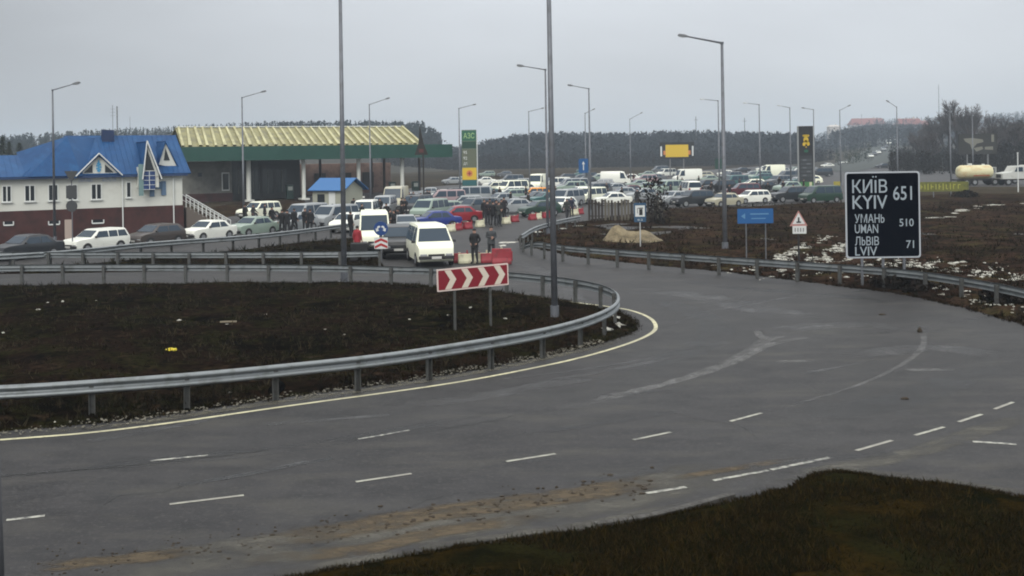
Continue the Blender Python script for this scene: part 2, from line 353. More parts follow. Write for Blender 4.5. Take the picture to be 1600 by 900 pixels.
stain_or_sheen([(1250, 735), (1400, 745), (1520, 762), (1640, 778)], .6, ST_PALE, .0235)
stain_or_sheen([(1180, 770), (1060, 795), (960, 816), (860, 832), (700, 856), (480, 893), (300, 925)], .55, ST_PALE, .0236)
stain_or_sheen([(0, 905), (250, 880), (500, 850), (750, 812), (950, 778), (1100, 745), (1250, 715)], 1.9, ST_PALE, .0228)
stain_or_sheen([(40, 890), (180, 878), (330, 860)], .6, ST_MUD, .0238)
stain_or_sheen([(1040, 752), (1140, 735), (1260, 716)], .35, ST_MUD, .0237)
stain_or_sheen([(330, 862), (520, 832), (700, 802), (850, 782), (960, 765), (1060, 745)], 1.0, ST_MUD, .0239)
stain_or_sheen([(300, 885), (560, 862), (660, 838), (760, 822), (900, 800)], .6, ST_MUD, .0240)
stain_or_sheen([(-100, 760), (150, 730), (400, 705), (650, 668), (850, 630)], .5, ST_WET, .0229)
stain_or_sheen([(850, 610), (1050, 560), (1120, 520), (1060, 480), (900, 440)], 1.6, ST_WET, .0225)
stain_or_sheen([(1200, 640), (1350, 640), (1480, 600), (1560, 560)], 1.8, ST_WET, .0226)
stain_or_sheen([(1000, 430), (1150, 450), (1300, 462), (1420, 480)], 1.3, ST_WET, .0224)
stain_or_sheen([(0, 745), (180, 733), (320, 722), (460, 707), (560, 690)], .06, ST_WET, .0242)
M_SEAM = mat('bitumen_seam', (.006, .006, .006), .5)
def seam(pts, wd=.022, jit=.035):
    P = smooth_open(gl(pts), 14); rr = random.Random(len(pts)); ribbon('road_crack', [p + Vector((rr.gauss(0, jit), rr.gauss(0, jit), 0)) for p in P], wd, M_SEAM, .0262)
seam([(-60, 752), (120, 736), (300, 720), (420, 703)], .03)
seam([(560, 692), (640, 679), (740, 664), (800, 651)], .02)
seam([(150, 800), (190, 776), (260, 770), (300, 751)], .012); seam([(1040, 640), (1090, 655), (1160, 668), (1180, 690)], .014); seam([(860, 545), (1000, 520), (1130, 480), (1180, 450)], .02, .05)
seam([(1250, 600), (1300, 622), (1390, 640)], .012); seam([(620, 800), (700, 775), (790, 770)], .012)
rs = random.Random(77)
for i in range(26):
    px, py = rs.uniform(60, 1560), rs.uniform(470, 820)
    if inside(tuple(gp(px, py)[:2]), ISL) or inside(tuple(gp(px, py)[:2]), GB) or inside(tuple(gp(px, py)[:2]), GR): continue
    ln = rs.uniform(60, 260); dy = -ln * rs.uniform(.08, .22)
    if px + ln > 1600 or (px < 1000 and py + dy < 640 - (px / 1000) * 110) or py + dy > 740: continue
    stain_or_sheen([(px, py), (px + ln * .5, py + dy * .45), (px + ln, py + dy)], rs.uniform(.12, .5), rs.choice((ST_WET, ST_SHEEN, ST_WET)), .0243 + i * .00004)
# kerb stones by the near grass
k = MB(); pts = smooth_open(gl([(930, 824), (1010, 812), (1080, 795), (1145, 777)]), 5)
for a, b in zip(pts[:-1], pts[1:]):
    c = (a + b) / 2; d = b - a; k.box((c.x, c.y, .045), (d.length * .98, .14, .06), 0, math.atan2(d.y, d.x))
tag(k.build('kerb', M_GRIT, bevel=.01), kind='structure')
# grit washed along the foot of the island verge
ST_GRIT = stain_sheen_mat('verge_grit', (.10, .092, .066), .1, .9, 5, (1, 1, 1), .9)
ribbon('grit_strip', smooth_open(gl([(-300, 712), (0, 683), (200, 664), (450, 628), (600, 607), (750, 583), (860, 560), (930, 544), (985, 528), (1000, 512)]), 8), .45, ST_GRIT, .0305)
kk = MB(); rk = random.Random(31)
for i in range(900):
    t = rk.random(); a = gl([(-60, 690), (200, 662), (450, 625), (600, 604), (750, 580), (860, 558), (940, 538)]); q = t * 5.999; j = int(q); p = a[j].lerp(a[j + 1], q - j) + Vector((rk.gauss(0, .1), rk.gauss(.12, .16), 0)); r = rk.choice((.008, .012, .016, .025))
    kk.blob((p.x, p.y, .04 + max(0, p.y - a[j].y) * .03), (r * 1.4, r * 1.2, r * .7), i, 1, .5)
tag(kk.build('gravel', mat('pale_gravel', (.16, .15, .12), .9)), kind='stuff')
# clods and stones on the muddy shoulder
M_CLOD = mat('mud_clod', (.035, .026, .017), .95)
k = MB()
for i in range(700):
    t = random.random(); px = 60 + 960 * t; py = 886 - 104 * t - 26 * t * t + random.gauss(0, 12)
    p = gp(px, py); r = random.choice([.005, .006, .008, .010, .012, .018, .026]) * (.7 + .6 * t)
    k.blob((p.x, p.y, .02 + r * .3), (r * random.uniform(.8, 2), r * random.uniform(.8, 1.6), r * .6), i, 1, .5)
tag(k.build('mud_clods', M_CLOD), kind='stuff')
# ---------------------------------------------------------------- dead grass on the verges
def tufts(name, poly, n, h, m, pxbias, seed, zf):
    rnd = random.Random(seed); v = []; f = []; mi = []; xs = [p[0] for p in poly]; ys = [p[1] for p in poly]; c = 0; tries = 0
    while c < n and tries < n * 40:
        tries += 1
        px, py = rnd.uniform(*pxbias[:2]), rnd.uniform(*pxbias[2:]); p = gp(px, py)
        if not inside((p.x, p.y), poly): continue
        d = edist((p.x, p.y), poly)
        if noise.noise(Vector((p.x * .5, p.y * .5, seed))) < rnd.uniform(-.35, .25): continue
        c += 1; z = zf(p.x, p.y, d); k_ = rnd.choice((0, 0, 1, 1, 2, 2))
        for _ in range(4):
            a = rnd.uniform(0, 6.28); hh = h * rnd.uniform(.4, 1.2) * (1 + p.y / 60) * (2.1 if c % 11 == 0 else 1); q = Vector((p.x + rnd.gauss(0, h * .5), p.y + rnd.gauss(0, h * .5), z - .02))
            tip = q + Vector((rnd.gauss(0, .5) * hh, rnd.gauss(0, .5) * hh, hh)); sd_ = Vector((math.cos(a), math.sin(a), 0)) * hh * .10
            b = len(v); v += [tuple(q - sd_), tuple(q + sd_), tuple(tip)]; f.append((b, b + 1, b + 2)); mi.append(k_)
    me = bpy.data.meshes.new(name); me.from_pydata(v, [], f)
    for x in m: me.materials.append(x)
    me.polygons.foreach_set('material_index', mi); o = bpy.data.objects.new(name, me); COL.objects.link(o); tag(o, kind='stuff'); return o
MG = [mat('dead_grass', (.012, .008, .005), .9, spec=0), mat('green_grass', (.009, .010, .004), .9, spec=0), mat('straw', (.04, .033, .02), .9, spec=0)]
MGB = [mat('rust_grass', (.024, .014, .010), .9, spec=0), MG[1], MG[0]]
MGN = [mat('near_brown_grass', (.015, .010, .003), .9, spec=0), mat('near_dark_grass', (.007, .008, .0025), .9, spec=0), mat('near_straw', (.030, .021, .007), .9, spec=0)]
tufts('dry_grass', ISL, 15000, .065, MG, (-30, 1000, 446, 690), 3, lambda x, y, d: verge_z(x, y, ISL, .03, .22, d))
tufts('dry_grass', GR, 12000, .075, MGB, (810, 1640, 318, 505), 5, lambda x, y, d: verge_z(x, y, GR, .03, .30, d) + swell(x, y) * min(1, d / 2))
tufts('dry_grass', GB, 34000, .05, MGN, (380, 1640, 738, 925), 7, lambda x, y, d: verge_z(x, y, GB, .03, .24, d) + .05 * min(1, d / 2))
G2 = gpoly([(283, 350), (318, 353), (345, 341), (400, 333), (470, 331), (482, 324), (474, 311), (420, 312), (362, 318), (325, 326), (283, 338)])
verge('slope_verge', G2, M_BANK, .9, .3)
def fringe(name, poly, n, h, m, seed, lim):
    rnd = random.Random(seed); v = []; f = []; mi = []; k = len(poly)
    pts = [p for p in range(k) if lim(poly[p])]
    for _ in range(n):
        i = rnd.choice(pts); a, b_ = Vector(poly[i]), Vector(poly[(i + 1) % k])
        if (b_ - a).length > 1.5: continue
        q0 = a.lerp(b_, rnd.random()); w_ = .5 + noise.noise(Vector((q0.x * 1.5, q0.y * 1.5, seed)))
        if rnd.random() > w_: continue
        q0 = q0 + Vector((rnd.gauss(0, h), rnd.gauss(0, h)))
        for _ in range(3):
            an = rnd.uniform(0, 6.28); hh = h * rnd.uniform(.5, 1.5); q = Vector((q0.x + rnd.gauss(0, h * .3), q0.y + rnd.gauss(0, h * .3), .02)); tip = q + Vector((rnd.gauss(0, .6) * hh, rnd.gauss(0, .6) * hh, hh)); s_ = Vector((math.cos(an), math.sin(an), 0)) * hh * .12
            bb = len(v); v += [tuple(q - s_), tuple(q + s_), tuple(tip)]; f.append((bb, bb + 1, bb + 2)); mi.append(rnd.choice((0, 1, 2)))
    me = bpy.data.meshes.new(name); me.from_pydata(v, [], f)
    for x in m: me.materials.append(x)
    me.polygons.foreach_set('material_index', mi); o = bpy.data.objects.new(name, me); COL.objects.link(o); tag(o, kind='stuff')
fringe('dry_grass', GB, 9000, .05, MGN, 2, lambda p: p[1] > 14 and p[0] < 16)
fringe('dry_grass', ISL, 7000, .07, MG, 4, lambda p: p[1] < 60 and abs(p[0]) < 30)
fringe('dry_grass', GR, 5000, .09, MGB, 6, lambda p: p[1] < 75 and p[0] < 35)
tufts('dry_grass', G1, 1500, .08, MG, (-30, 620, 370, 432), 9, lambda x, y, d: verge_z(x, y, G1, .03, .18, d))
# ---------------------------------------------------------------- old snow
def snow(spots, name='snow_patches'):
    s = MB(); rnd = random.Random(4)
    for i, (px, py, wpx, hpx) in enumerate(spots):
        p = gp(px, py); sc = F / p.y; rx = wpx / 2 / sc; ry = max(rx * .5, hpx / 2 / sc * p.y / H * .8)
        z = .0; n = 12
        in_ = inside((p.x, p.y), GR)
        if in_: z = verge_z(p.x, p.y, GR, .03, .30) + swell(p.x, p.y) * min(1, edist((p.x, p.y), GR) / 2)
        elif inside((p.x, p.y), ISL): z = verge_z(p.x, p.y, ISL, .03, .22)
        s.blob((p.x, p.y, z + .004), (rx * 1.3, ry, .028), i, 1 if wpx < 5 else 2, 1.1)
    return tag(s.build(name, M_SNOW, smooth=True), kind='stuff')
sp = [(905, 356, 14, 2), (880, 360, 8, 2), (840, 366, 10, 2), (795, 379, 26, 5), (785, 384, 14, 4), (960, 500, 16, 10), (966, 512, 12, 8), (948, 520, 12, 7)]
rnd = random.Random(11)
def drift(n, f, sx_, sy_):    # many small broken scraps along a line
    for i in range(n):
        t = rnd.random(); x, y = f(t); x += rnd.gauss(0, sx_); y += rnd.gauss(0, sy_)
        if noise.noise(Vector((x * .05, y * .12, 2))) > -.05: sp.append((x, y, rnd.choice((1.2, 1.6, 2, 2.5, 3, 4, 7)), rnd.uniform(.4, 1.4)))
drift(800, lambda t: (1240 + 380 * t, 408 + 34 * t * t), 9, 4.5)
drift(380, lambda t: (1215 + 75 * t, 412 - 38 * t), 5, 3)
drift(420, lambda t: (1285 + 45 * t, 412 - 34 * t), 5, 4)
drift(420, lambda t: (1290 + 150 * t, 412 + 18 * t), 14, 7)
drift(200, lambda t: (1440 + 160 * t, 424 + 20 * t), 14, 4)
drift(90, lambda t: (1120 + 130 * t, 424 + 4 * t), 10, 2.5)
for i in range(16): t = rnd.random(); sp.append((1440 + 170 * t, 342 - 24 * t + 5 * math.sin(t * 9) + rnd.gauss(0, 1.2), rnd.uniform(6, 20), 1.6))
drift(300, lambda t: (1180 + 430 * t, 431 + 66 * t * t), 8, 3)
for p in [(75, 478), (98, 477), (280, 508), (355, 514), (508, 522), (538, 530), (415, 496), (5, 528), (60, 491), (735, 491), (790, 505), (700, 500), (150, 474), (118, 570), (640, 504), (590, 602), (360, 622), (86, 664)]: sp.append((*p, rnd.uniform(2.5, 6), 1))
snow(sp)
# pit drain and small dark lumps on the road
d = MB(); p = gp(1437, 520); d.blob((p.x, p.y, .06), (.07, .07, .10), 3, 2, .5); p = gp(1414, 625); d.blob((p.x, p.y, .03), (.10, .06, .04), 5, 2, .4); p = gp(1378, 493); d.blob((p.x, p.y, .03), (.12, .08, .04), 6, 2, .4)
tag(d.build('mud_clods', M_CLOD, smooth=True), kind='stuff')
b = MB(); p = gp(430, 618); b.tube((p.x, p.y - .1, .12), (p.x, p.y + .5, .10), .15, .15, 14, caps=False); b.tube((p.x, p.y - .08, .12), (p.x, p.y - .04, .12), .145, .145, 14)  # black disc closes the mouth; the hollow's shade is put into its colour
tag(b.build('drain_pipe', mat('pipe_dark', (.003, .003, .003), 1, spec=0)), 'dark round mouth of a drain pipe in the island verge below the near guard rail', 'pipe')
# yellow litter
p = gp(269, 557); z = verge_z(p.x, p.y, ISL, .03, .22); b = MB()
for i in range(6): b.blob((p.x + (i - 2.5) * .045 + random.gauss(0, .02), p.y + random.gauss(0, .05), z + .03 + .02 * (i % 2)), (.05, .06, .035), i, 2, .9)
tag(b.build('plastic_bag', mat('yellow_plastic', (.75, .62, .03), .4)), 'crumpled yellow plastic bag lying on the dark island verge', 'bag')
p = gp(357, 512); z = verge_z(p.x, p.y, ISL, .03, .22); b = MB(); b.box((p.x, p.y, z + .05), (.55, .09, .05), 0, .1)
tag(b.build('wooden_plank', mat('weathered_wood', (.2, .17, .12), .9), bevel=.008), 'short pale plank lying on the island verge behind the near guard rail', 'plank')
# ---------------------------------------------------------------- sand heap
def heap(px0, px1, py, hh, name, label, m, seed, dy=1.6):
    a, b_ = gp(px0, py), gp(px1, py); c = (a + b_) / 2; rx = (b_ - a).length / 2; vs = []; fs = []; nr_, na = 9, 30
    h_ = MB()
    for i in range(nr_ + 1):
        q = i / nr_
        for j in range(na):
            t = 2 * math.pi * j / na; rr = q * (1 + .14 * noise.noise(Vector((math.cos(t) * 2, math.sin(t) * 2, seed))))
            x, y = math.cos(t) * rr, math.sin(t) * rr
            pk = math.exp(-((x + .62) ** 2 + y * y * .6) * 7) * 1.0 + .55 * math.exp(-((x - .25) ** 2 * 2 + y * y) * 1.8)
            z = hh * pk * (1 - q ** 3) * (1 + .22 * noise.noise(Vector((x * 4, y * 4, seed)))) if q < 1 else -.05
            vs.append((c.x + x * rx, c.y + y * rx * dy, max(z, -.05) + .05))
    fs = [(i * na + j, i * na + (j + 1) % na, (i + 1) * na + (j + 1) % na, (i + 1) * na + j) for i in range(nr_) for j in range(na)]
    h_.add(vs, fs); return tag(h_.build(name, m, smooth=True), label, 'sand heap')
heap(938, 1045, 379, 1.25, 'sand_heap', 'pale yellow sand heap dumped on the bank behind the right guard rail', M_SAND, 2, .8)
# ================================================================ guard rails
M_RAIL = mat('galvanised_rail', (.20, .22, .23), .45, metal=.45, n=[(2.5, (.11, .12, .12), .5, .72, O1), (14, (.10, .09, .075), .6, .8, O1)])
M_POSTG = mat('rail_post', (.075, .078, .075), .65, metal=.2, n=[(6, (.04, .035, .03), .5, .7, O1)])
RT = .88
def rail_path(tops, k=8):
    return smooth_open([Vector((*gp(x, y, RT)[:2], 0)) for x, y in tops], k)
def resample(P, step):
    out = [P[0]]; acc = 0
    for a, b in zip(P[:-1], P[1:]):
        d = (b - a).length; t = step - acc
        while t <= d: out.append(a + (b - a) * (t / d)); t += step
        acc = (acc + d) % step if d else acc
    return out
WP = [(0, .88), (.035, .862), (.075, .845), (.08, .815), (.075, .79), (.03, .765), (.005, .745), (0, .725), (.005, .705), (.03, .685), (.075, .66), (.08, .635), (.075, .605), (.035, .588), (0, .57)]
def guard_rail(tops, side, label, sink=(), step=2.0, k=8, taper=()):
    P = rail_path(tops, k); S = resample(P, .5); c = S[len(S) // 2]
    root = empty('guard_rail', (c.x, c.y, 0), 0, label, 'guard rail', 'steel guard rails of the junction')
    n = len(S); vs = []; fs = []; w_ = len(WP)
    def nrm(i):
        t = (S[min(i + 1, n - 1)] - S[max(i - 1, 0)]).normalized(); return Vector((-t.y, t.x, 0)) * side
    for i, p in enumerate(S):
        nn = nrm(i); dz = 0
        if 'end' in taper and i > n - 9: dz = -.55 * ((i - (n - 9)) / 8) ** 1.5
        if 'start' in taper and i < 9: dz = -.55 * ((9 - i) / 9) ** 1.5
        for (o_, z) in WP: q = p - c + nn * (o_ + .06); vs.append((q.x, q.y, z + dz))
        for (o_, z) in WP: q = p - c + nn * (o_ + .056); vs.append((q.x, q.y, z + dz))
    for i in range(n - 1):
        a, b = i * 2 * w_, (i + 1) * 2 * w_
        for j in range(w_ - 1):
            fs.append((a + j, b + j, b + j + 1, a + j + 1)); fs.append((a + w_ + j, a + w_ + j + 1, b + w_ + j + 1, b + w_ + j))
        fs.append((a, a + w_, b + w_, b)); fs.append((a + w_ - 1, b + w_ - 1, b + 2 * w_ - 1, a + 2 * w_ - 1))
    m = MB(); m.add(vs, fs); o = m.build('beam', M_RAIL, root)
    for p in o.data.polygons: p.use_smooth = True
    o.data.set_sharp_from_angle(angle=R(60))
    st = int(step / .5); rnd = random.Random(len(tops))
    for q, i in enumerate(range(2, n, st)):
        nn = nrm(i); p = S[i] - c; a = math.atan2(nn.y, nn.x); b = MB()
        # C-section post and its spacer block
        M = Matrix.Translation((p.x, p.y, 0)) @ Matrix.Rotation(a, 4, 'Z') @ Matrix.Rotation(rnd.gauss(0, .012), 4, 'X')
        b.box((-.055, 0, .33), (.012, .13, 1.02), M=M); b.box((-.005, -.06, .33), (.09, .012, 1.02), M=M); b.box((-.005, .06, .33), (.09, .012, 1.02), M=M)
        b.build('post', M_POSTG, root)
        s = MB(); s.box((.045, 0, .725), (.045, .10, .20), M=M); s.tube(M @ Vector((.05, 0, .725)), M @ Vector((.083, 0, .725)), .018, n=6)
        s.build('spacer', M_POSTG, root)
    # lap joints
    for i in range(6, n - 8, 8):
        pass
    return root
guard_rail([(-700, 622), (-300, 612), (0, 601), (150, 592), (300, 581), (450, 567), (600, 551), (750, 529), (850, 511), (915, 494), (950, 479), (962, 466), (955, 453), (925, 442), (870, 433), (800, 426), (720, 420), (640, 417)], -1,
           'long weathered steel guard rail sweeping round the nose of the dark island verge')
guard_rail([(643, 417.5), (500, 414), (300, 413), (0, 414), (-300, 419), (-700, 427)], -1, 'straight steel guard rail along the far edge of the island verge, under the chevron sign', k=4)
guard_rail([(-700, 404), (-300, 398), (0, 394), (300, 394), (520, 393), (604, 391)], 1, 'straight steel guard rail beyond the narrow carriageway, in front of the queue of cars', k=4)
guard_rail([(-300, 411), (60, 394), (230, 378), (380, 367.5), (470, 358), (545, 348.5)], -1, 'dark guard rail running along the parked queue below the white house', k=4)
guard_rail([(812, 369), (835, 376), (880, 383), (980, 391), (1100, 399), (1250, 409), (1400, 420), (1500, 433), (1600, 452), (1750, 490), (1900, 540)], 1, 'curved guard rail at the foot of the brown bank, below the big town sign', taper=('start',))
guard_rail([(905, 337), (870, 344), (835, 354), (812, 367)], 1, 'short bent guard rail closing the left tip of the brown bank', k=4)

# ================================================================ street lamps
M_GALV = mat('lamp_steel', (.145, .155, .175), .5, metal=.35, n=[(3, (.09, .095, .10), .5, .75, O1)])
M_LH = mat('lamp_housing', (.17, .18, .19), .5); M_LG = mat('lamp_glass', (.62, .64, .66), .25)
def street_lamp(px, pytop, Ht, armpx, armpy, label, lit=False, base=None, rb=.11, rt=.055, lean=0.009, Yf=None):
    a, b = ray(px, pytop); Y = (Ht - H) / b if Yf is None else Yf
    X = a * Y; root = empty('street_lamp', (X + math.tan(lean) * 0, Y, 0), 0, label, 'street lamp', 'street lamps of the junction')
    # arm end: same depth plane, read off the direction it points in
    ax, az = ray(armpx, armpy); ex, ez = ax * Y - X, H + az * Y
    p = MB(); p.tube((0, 0, -.3), (0, 0, Ht * .55), rb, (rb + rt) / 2, 10); p.tube((0, 0, Ht * .55), (0, 0, Ht), (rb + rt) / 2, rt, 10)
    p.build('pole', M_GALV, root, smooth=True)
    q = MB(); q.tube((0, 0, .02), (0, 0, .06), rb * 2.2, n=10); q.tube((0, 0, .03), (0, 0, .5), rb * 1.35, n=10); q.build('base_flange', M_GALV, root)
    d = Vector((ex, 0, ez - Ht)); hd = d * .78; ar = MB(); ar.tube((0, 0, Ht - .1), tuple(Vector((0, 0, Ht - .1)) + Vector((0, 0, .12))), rt * 1.3)
    ar.tube((0, 0, Ht - .04), tuple(Vector((0, 0, Ht - .04)) + hd), rt * .8, rt * .55, 7)
    ar.build('arm', M_GALV, root, smooth=False)
    h_ = MB(); s = 1 if ex > 0 else -1; L_ = max(.55, d.length * .24); c = Vector((0, 0, Ht - .04)) + hd + d.normalized() * L_ * .42
    ang = math.atan2(d.z, abs(d.x)) * -s
    M = Matrix.Translation(c) @ Matrix.Rotation(ang, 4, 'Y')
    prof = [(-L_ / 2, .03), (-L_ / 2, -.03), (-L_ * .1, -.07), (L_ * .45, -.06), (L_ / 2, 0), (L_ * .4, .06), (-L_ * .1, .08)]
    if s < 0: prof = [(-x, z) for x, z in prof][::-1]
    h_.xprism(prof, -.13, .13, M=M); hh = h_.build('lamp_head', M_LG if lit else M_LH, root, bevel=.015)
    g_ = MB(); g_.box((s * L_ * .12, 0, -.085), (L_ * .5, .18, .03), M=M); g_.build('lamp_glass', M_LG, hh)
    return root
street_lamp(82, 140, 10.6, 123, 128, 'street lamp in front of the white house with the blue roof', rb=.10)
street_lamp(378, 152, 11.5, 416, 141, 'street lamp rising before the left part of the green filling station canopy')
street_lamp(577, 163, 11.5, 609, 152, 'street lamp rising before the right part of the green filling station canopy')
street_lamp(717, 169, 11.5, 744, 162, 'slim street lamp directly left of the green price pylon')
street_lamp(852, 108, 11.5, 809, 101, 'street lamp just left of the tall pole at the island tip, arm pointing left')
street_lamp(920, 138, 11.5, 888, 132, 'street lamp above the blue arrow sign, arm pointing left', rb=.12)
street_lamp(1128, 66, 11.8, 1059, 53, 'tallest whole street lamp, standing on the brown bank left of the blue sign', rb=.14, rt=.08)
street_lamp(1122, 157, 11.5, 1094, 154, 'far street lamp with a pale head beside the tallest lamp', lit=True)
street_lamp(1186, 163, 11.5, 1162, 160, 'far street lamp with a pale head above the large white van', lit=True)
street_lamp(1234, 168, 11.5, 1216, 164, 'far street lamp with a pale head left of the black price pylon', lit=True)
street_lamp(1271, 171, 11.5, 1254, 168, 'faint far street lamp behind the black price pylon')
street_lamp(1312, 172, 11.5, 1328, 164, 'thin street lamp above the left edge of the big town sign, arm pointing right')
street_lamp(1401, 167, 11.5, 1386, 157, 'street lamp above the big town sign near the hill road, arm pointing left')
street_lamp(826, 174, 11.5, 850, 168, 'faint distant lamp left of the tall pole, arm pointing right')
street_lamp(914, 177, 11.5, 928, 170, 'faint distant lamp close beside the pole above the arrow sign')
street_lamp(984, 186, 11.5, 1004, 175, 'lone faint lamp above the woodland left of the yellow billboard')
street_lamp(1484, 168, 11.5, 1496, 162, 'distant lamp among the bare trees on the right')
street_lamp(1519, 176, 11.5, 1530, 170, 'distant lamp right of the bare trees')
# the two tall masts whose lamps rise out of the picture
for (tx, bx, by, Ht, rb, ax, lab) in [(532, 538, 441, 13.5, .13, -2.4, 'tall lamp column at the far edge of the island verge, behind the guard rail'), (858, 867, 503, 12.4, .115, -2.4, 'thickest lamp column, standing inside the tip of the island verge')]:
    p = gp(bx, by); root = empty('street_lamp', (p.x, p.y, 0), 0, lab, 'street lamp', 'street lamps of the junction')
    a, _ = ray(tx, 20); zt = H + ray(tx, 20)[1] * p.y; dx = (a * p.y - p.x) / zt
    m = MB(); m.tube((0, 0, -.3), (dx * Ht, 0, Ht), rb, .075, 12); m.build('pole', M_GALV, root, smooth=True)
    m = MB(); m.tube((0, 0, .03), (0, 0, .55), rb * 1.3, n=12); m.tube((0, 0, .02), (0, 0, .06), rb * 2.2, n=12); m.build('base_flange', M_GALV, root)
    m = MB(); m.tube((dx * Ht, 0, Ht - .05), (dx * Ht + ax, 0, Ht + .45), .05, .035); m.build('arm', M_GALV, root)
    m = MB(); m.box((dx * Ht + ax - .3, 0, Ht + .5), (.75, .26, .12)); m.build('lamp_head', M_LH, root, bevel=.03)
# near post at the very left edge of the picture
root = empty('marker_post', (*gp(1, 1010)[:2], 0), 0, 'dark steel post at the extreme left edge of the near carriageway', 'post')
p = gp(1, 1010); zt = H + ray(0, 690)[1] * p.y
m = MB(); m.tube((0, 0, -.2), (-.05, 0, zt), .075, .07, 14); m.build('tube', mat('post_dark', (.035, .037, .042), .6), root, smooth=True)
m = MB(); m.tube((-.05, 0, zt), (-.05, 0, zt + .03), .078, .05, 14); m.build('cap', MATS['post_dark'], root, smooth=True)

# ================================================================ house with the blue roof
M_PLAS = mat('white_render', (.60, .61, .56), .8, n=[(.7, (.50, .50, .45), .5, .75, O1)])
M_BRICK = mat('maroon_plinth', (.060, .020, .018), .85, n=[(1.2, (.035, .014, .013), .4, .65, O1)])
M_BLUE = mat('blue_sheet_roof', (.010, .066, .185), .6, spec=.25, n=[(.4, (.007, .048, .145), .42, .62, O1), (1.4, (.015, .085, .215), .52, .72, (1, .3, 1))])
M_GLASS = mat('dark_glass', (.02, .025, .03), .12); M_TRIM = mat('white_trim', (.66, .68, .66), .6)
M_DKBL = mat('dark_blue_paint', (.015, .04, .11), .5); M_LTBL = mat('light_blue_sign', (.05, .28, .50), .5)
YA, YC = 75.0, 81.0
ra = ray(0, 300)[0] * YA; rc = ray(285, 300)[0] * YC
A2, C2 = Vector((ra, YA)), Vector((rc, YC)); hd = (C2 - A2).normalized(); HA = math.atan2(hd.y, hd.x)
house = empty('house', (C2.x, C2.y, 0), HA, 'white house with blue sheet metal roof, gabled dormers and dark red plinth', 'house')
def fx(px, v=0.0, py=300):                      # facade coordinate of a picture column
    k = ray(px, py)[0]; n = Vector((-hd.y, hd.x)) * v; o = C2 + n
    return (k * o.y - o.x) / (hd.x - k * hd.y)
def fz(px, py, v=0.0):
    u = fx(px, v, py); n = Vector((-hd.y, hd.x)) * v; Y = C2.y + n.y + hd.y * u; return H + ray(px, py)[1] * Y
XL = fx(0) - 7.0; ZB = 2.26; ZE = 4.75; ZR = 7.55; DEP = 8.4
m = MB(); m.box((XL / 2, DEP / 2, (ZB + ZE) / 2), (-XL, DEP, ZE - ZB)); m.build('wall', M_PLAS, house)
m = MB(); m.box((XL / 2 , DEP / 2 - .0, ZB / 2 - .1), (-XL + .12, DEP + .12, ZB + .2)); m.build('plinth', M_BRICK, house)
def roofp(fs, name='roof', mt=None, th=.10):
    m = MB()
    for f in fs:
        P = [Vector(p) for p in f]; n = (P[1] - P[0]).cross(P[2] - P[0]).normalized()
        if n.z < 0: n = -n
        k = len(P); m.add([p for p in P] + [p - n * th for p in P], [tuple(range(k)), tuple(range(2 * k - 1, k - 1, -1))] + [(i, (i + 1) % k, k + (i + 1) % k, k + i) for i in range(k)])
    return m.build(name, mt or M_BLUE, house)
def ribs(m, a, b, c, d, n, r=.018):      # standing seams between the edges a-b and d-c
    a, b, c, d = map(Vector, (a, b, c, d))
    for i in range(n + 1):
        t = i / n; p = a.lerp(b, t) + Vector((0, 0, .015)); q = d.lerp(c, t) + Vector((0, 0, .015)); m.tube(p, q, r, n=4, caps=False)
x1 = fx(104, 3.5, 213); xm = DEP / 2; ov = .45
roof = roofp([[(x1 - 3.4, -ov, ZE - .1), (ov + .1, -ov, ZE - .1), (ov, xm, ZR), (x1, xm, ZR)], [(ov + .1, DEP + ov, ZE - .1), (x1 - 3.4, DEP + ov, ZE - .1), (x1, xm, ZR), (ov, xm, ZR)], [(x1 - 3.4, DEP + ov, ZE - .1), (x1 - 3.4, -ov, ZE - .1), (x1, xm, ZR)]])
s = MB(); ribs(s, (x1 - .2, -ov, ZE - .1), (ov, -ov, ZE - .1), (ov, xm, ZR), (x1, xm, ZR), 22)
ribs(s, (x1 - 3.4, -ov, ZE - .1), (x1 - .2, -ov, ZE - .1), (x1, xm, ZR), (x1, xm, ZR), 6); s.build('roof_seam', M_BLUE, roof)
# lower wing roof on the left
ZL = 6.15; xw = x1 - 1.0
rw = roofp([[(XL - ov, -ov, ZE - .12), (xw, -ov - .02, ZE - .12), (xw, xm - .6, ZL), (XL - ov, xm - .6, ZL)], [(xw, DEP + ov, ZE - .12), (XL - ov, DEP + ov, ZE - .12), (XL - ov, xm - .6, ZL), (xw, xm - .6, ZL)]], 'wing_roof')
s = MB(); ribs(s, (XL, -ov, ZE - .12), (xw, -ov, ZE - .12), (xw, xm - .6, ZL), (XL, xm - .6, ZL), 26); s.build('roof_seam', M_BLUE, rw)
# forward hip over the middle
xh0, xh1, xa = fx(42), fx(127), fx(106, 1.5, 215)
hp = roofp([[(xh0, -ov - .12, ZE - .13), (xh1, -ov - .12, ZE - .13), (xa, 1.9, ZR - .1)], [(xh1, -ov - .12, ZE - .13), (xh1 + 1.9, xm, ZR - .2), (xa, 1.9, ZR - .1)], [(xh0 - .3, xm, ZR - 1.2), (xh0, -ov - .12, ZE - .13), (xa, 1.9, ZR - .1)]], 'hip_roof')
# eaves board and gutters
m = MB(); m.box(((XL + .0) / 2, -ov + .02, ZE - .22), (-XL + .6, .08, .16)); m.build('eaves_board', M_DKBL, house)
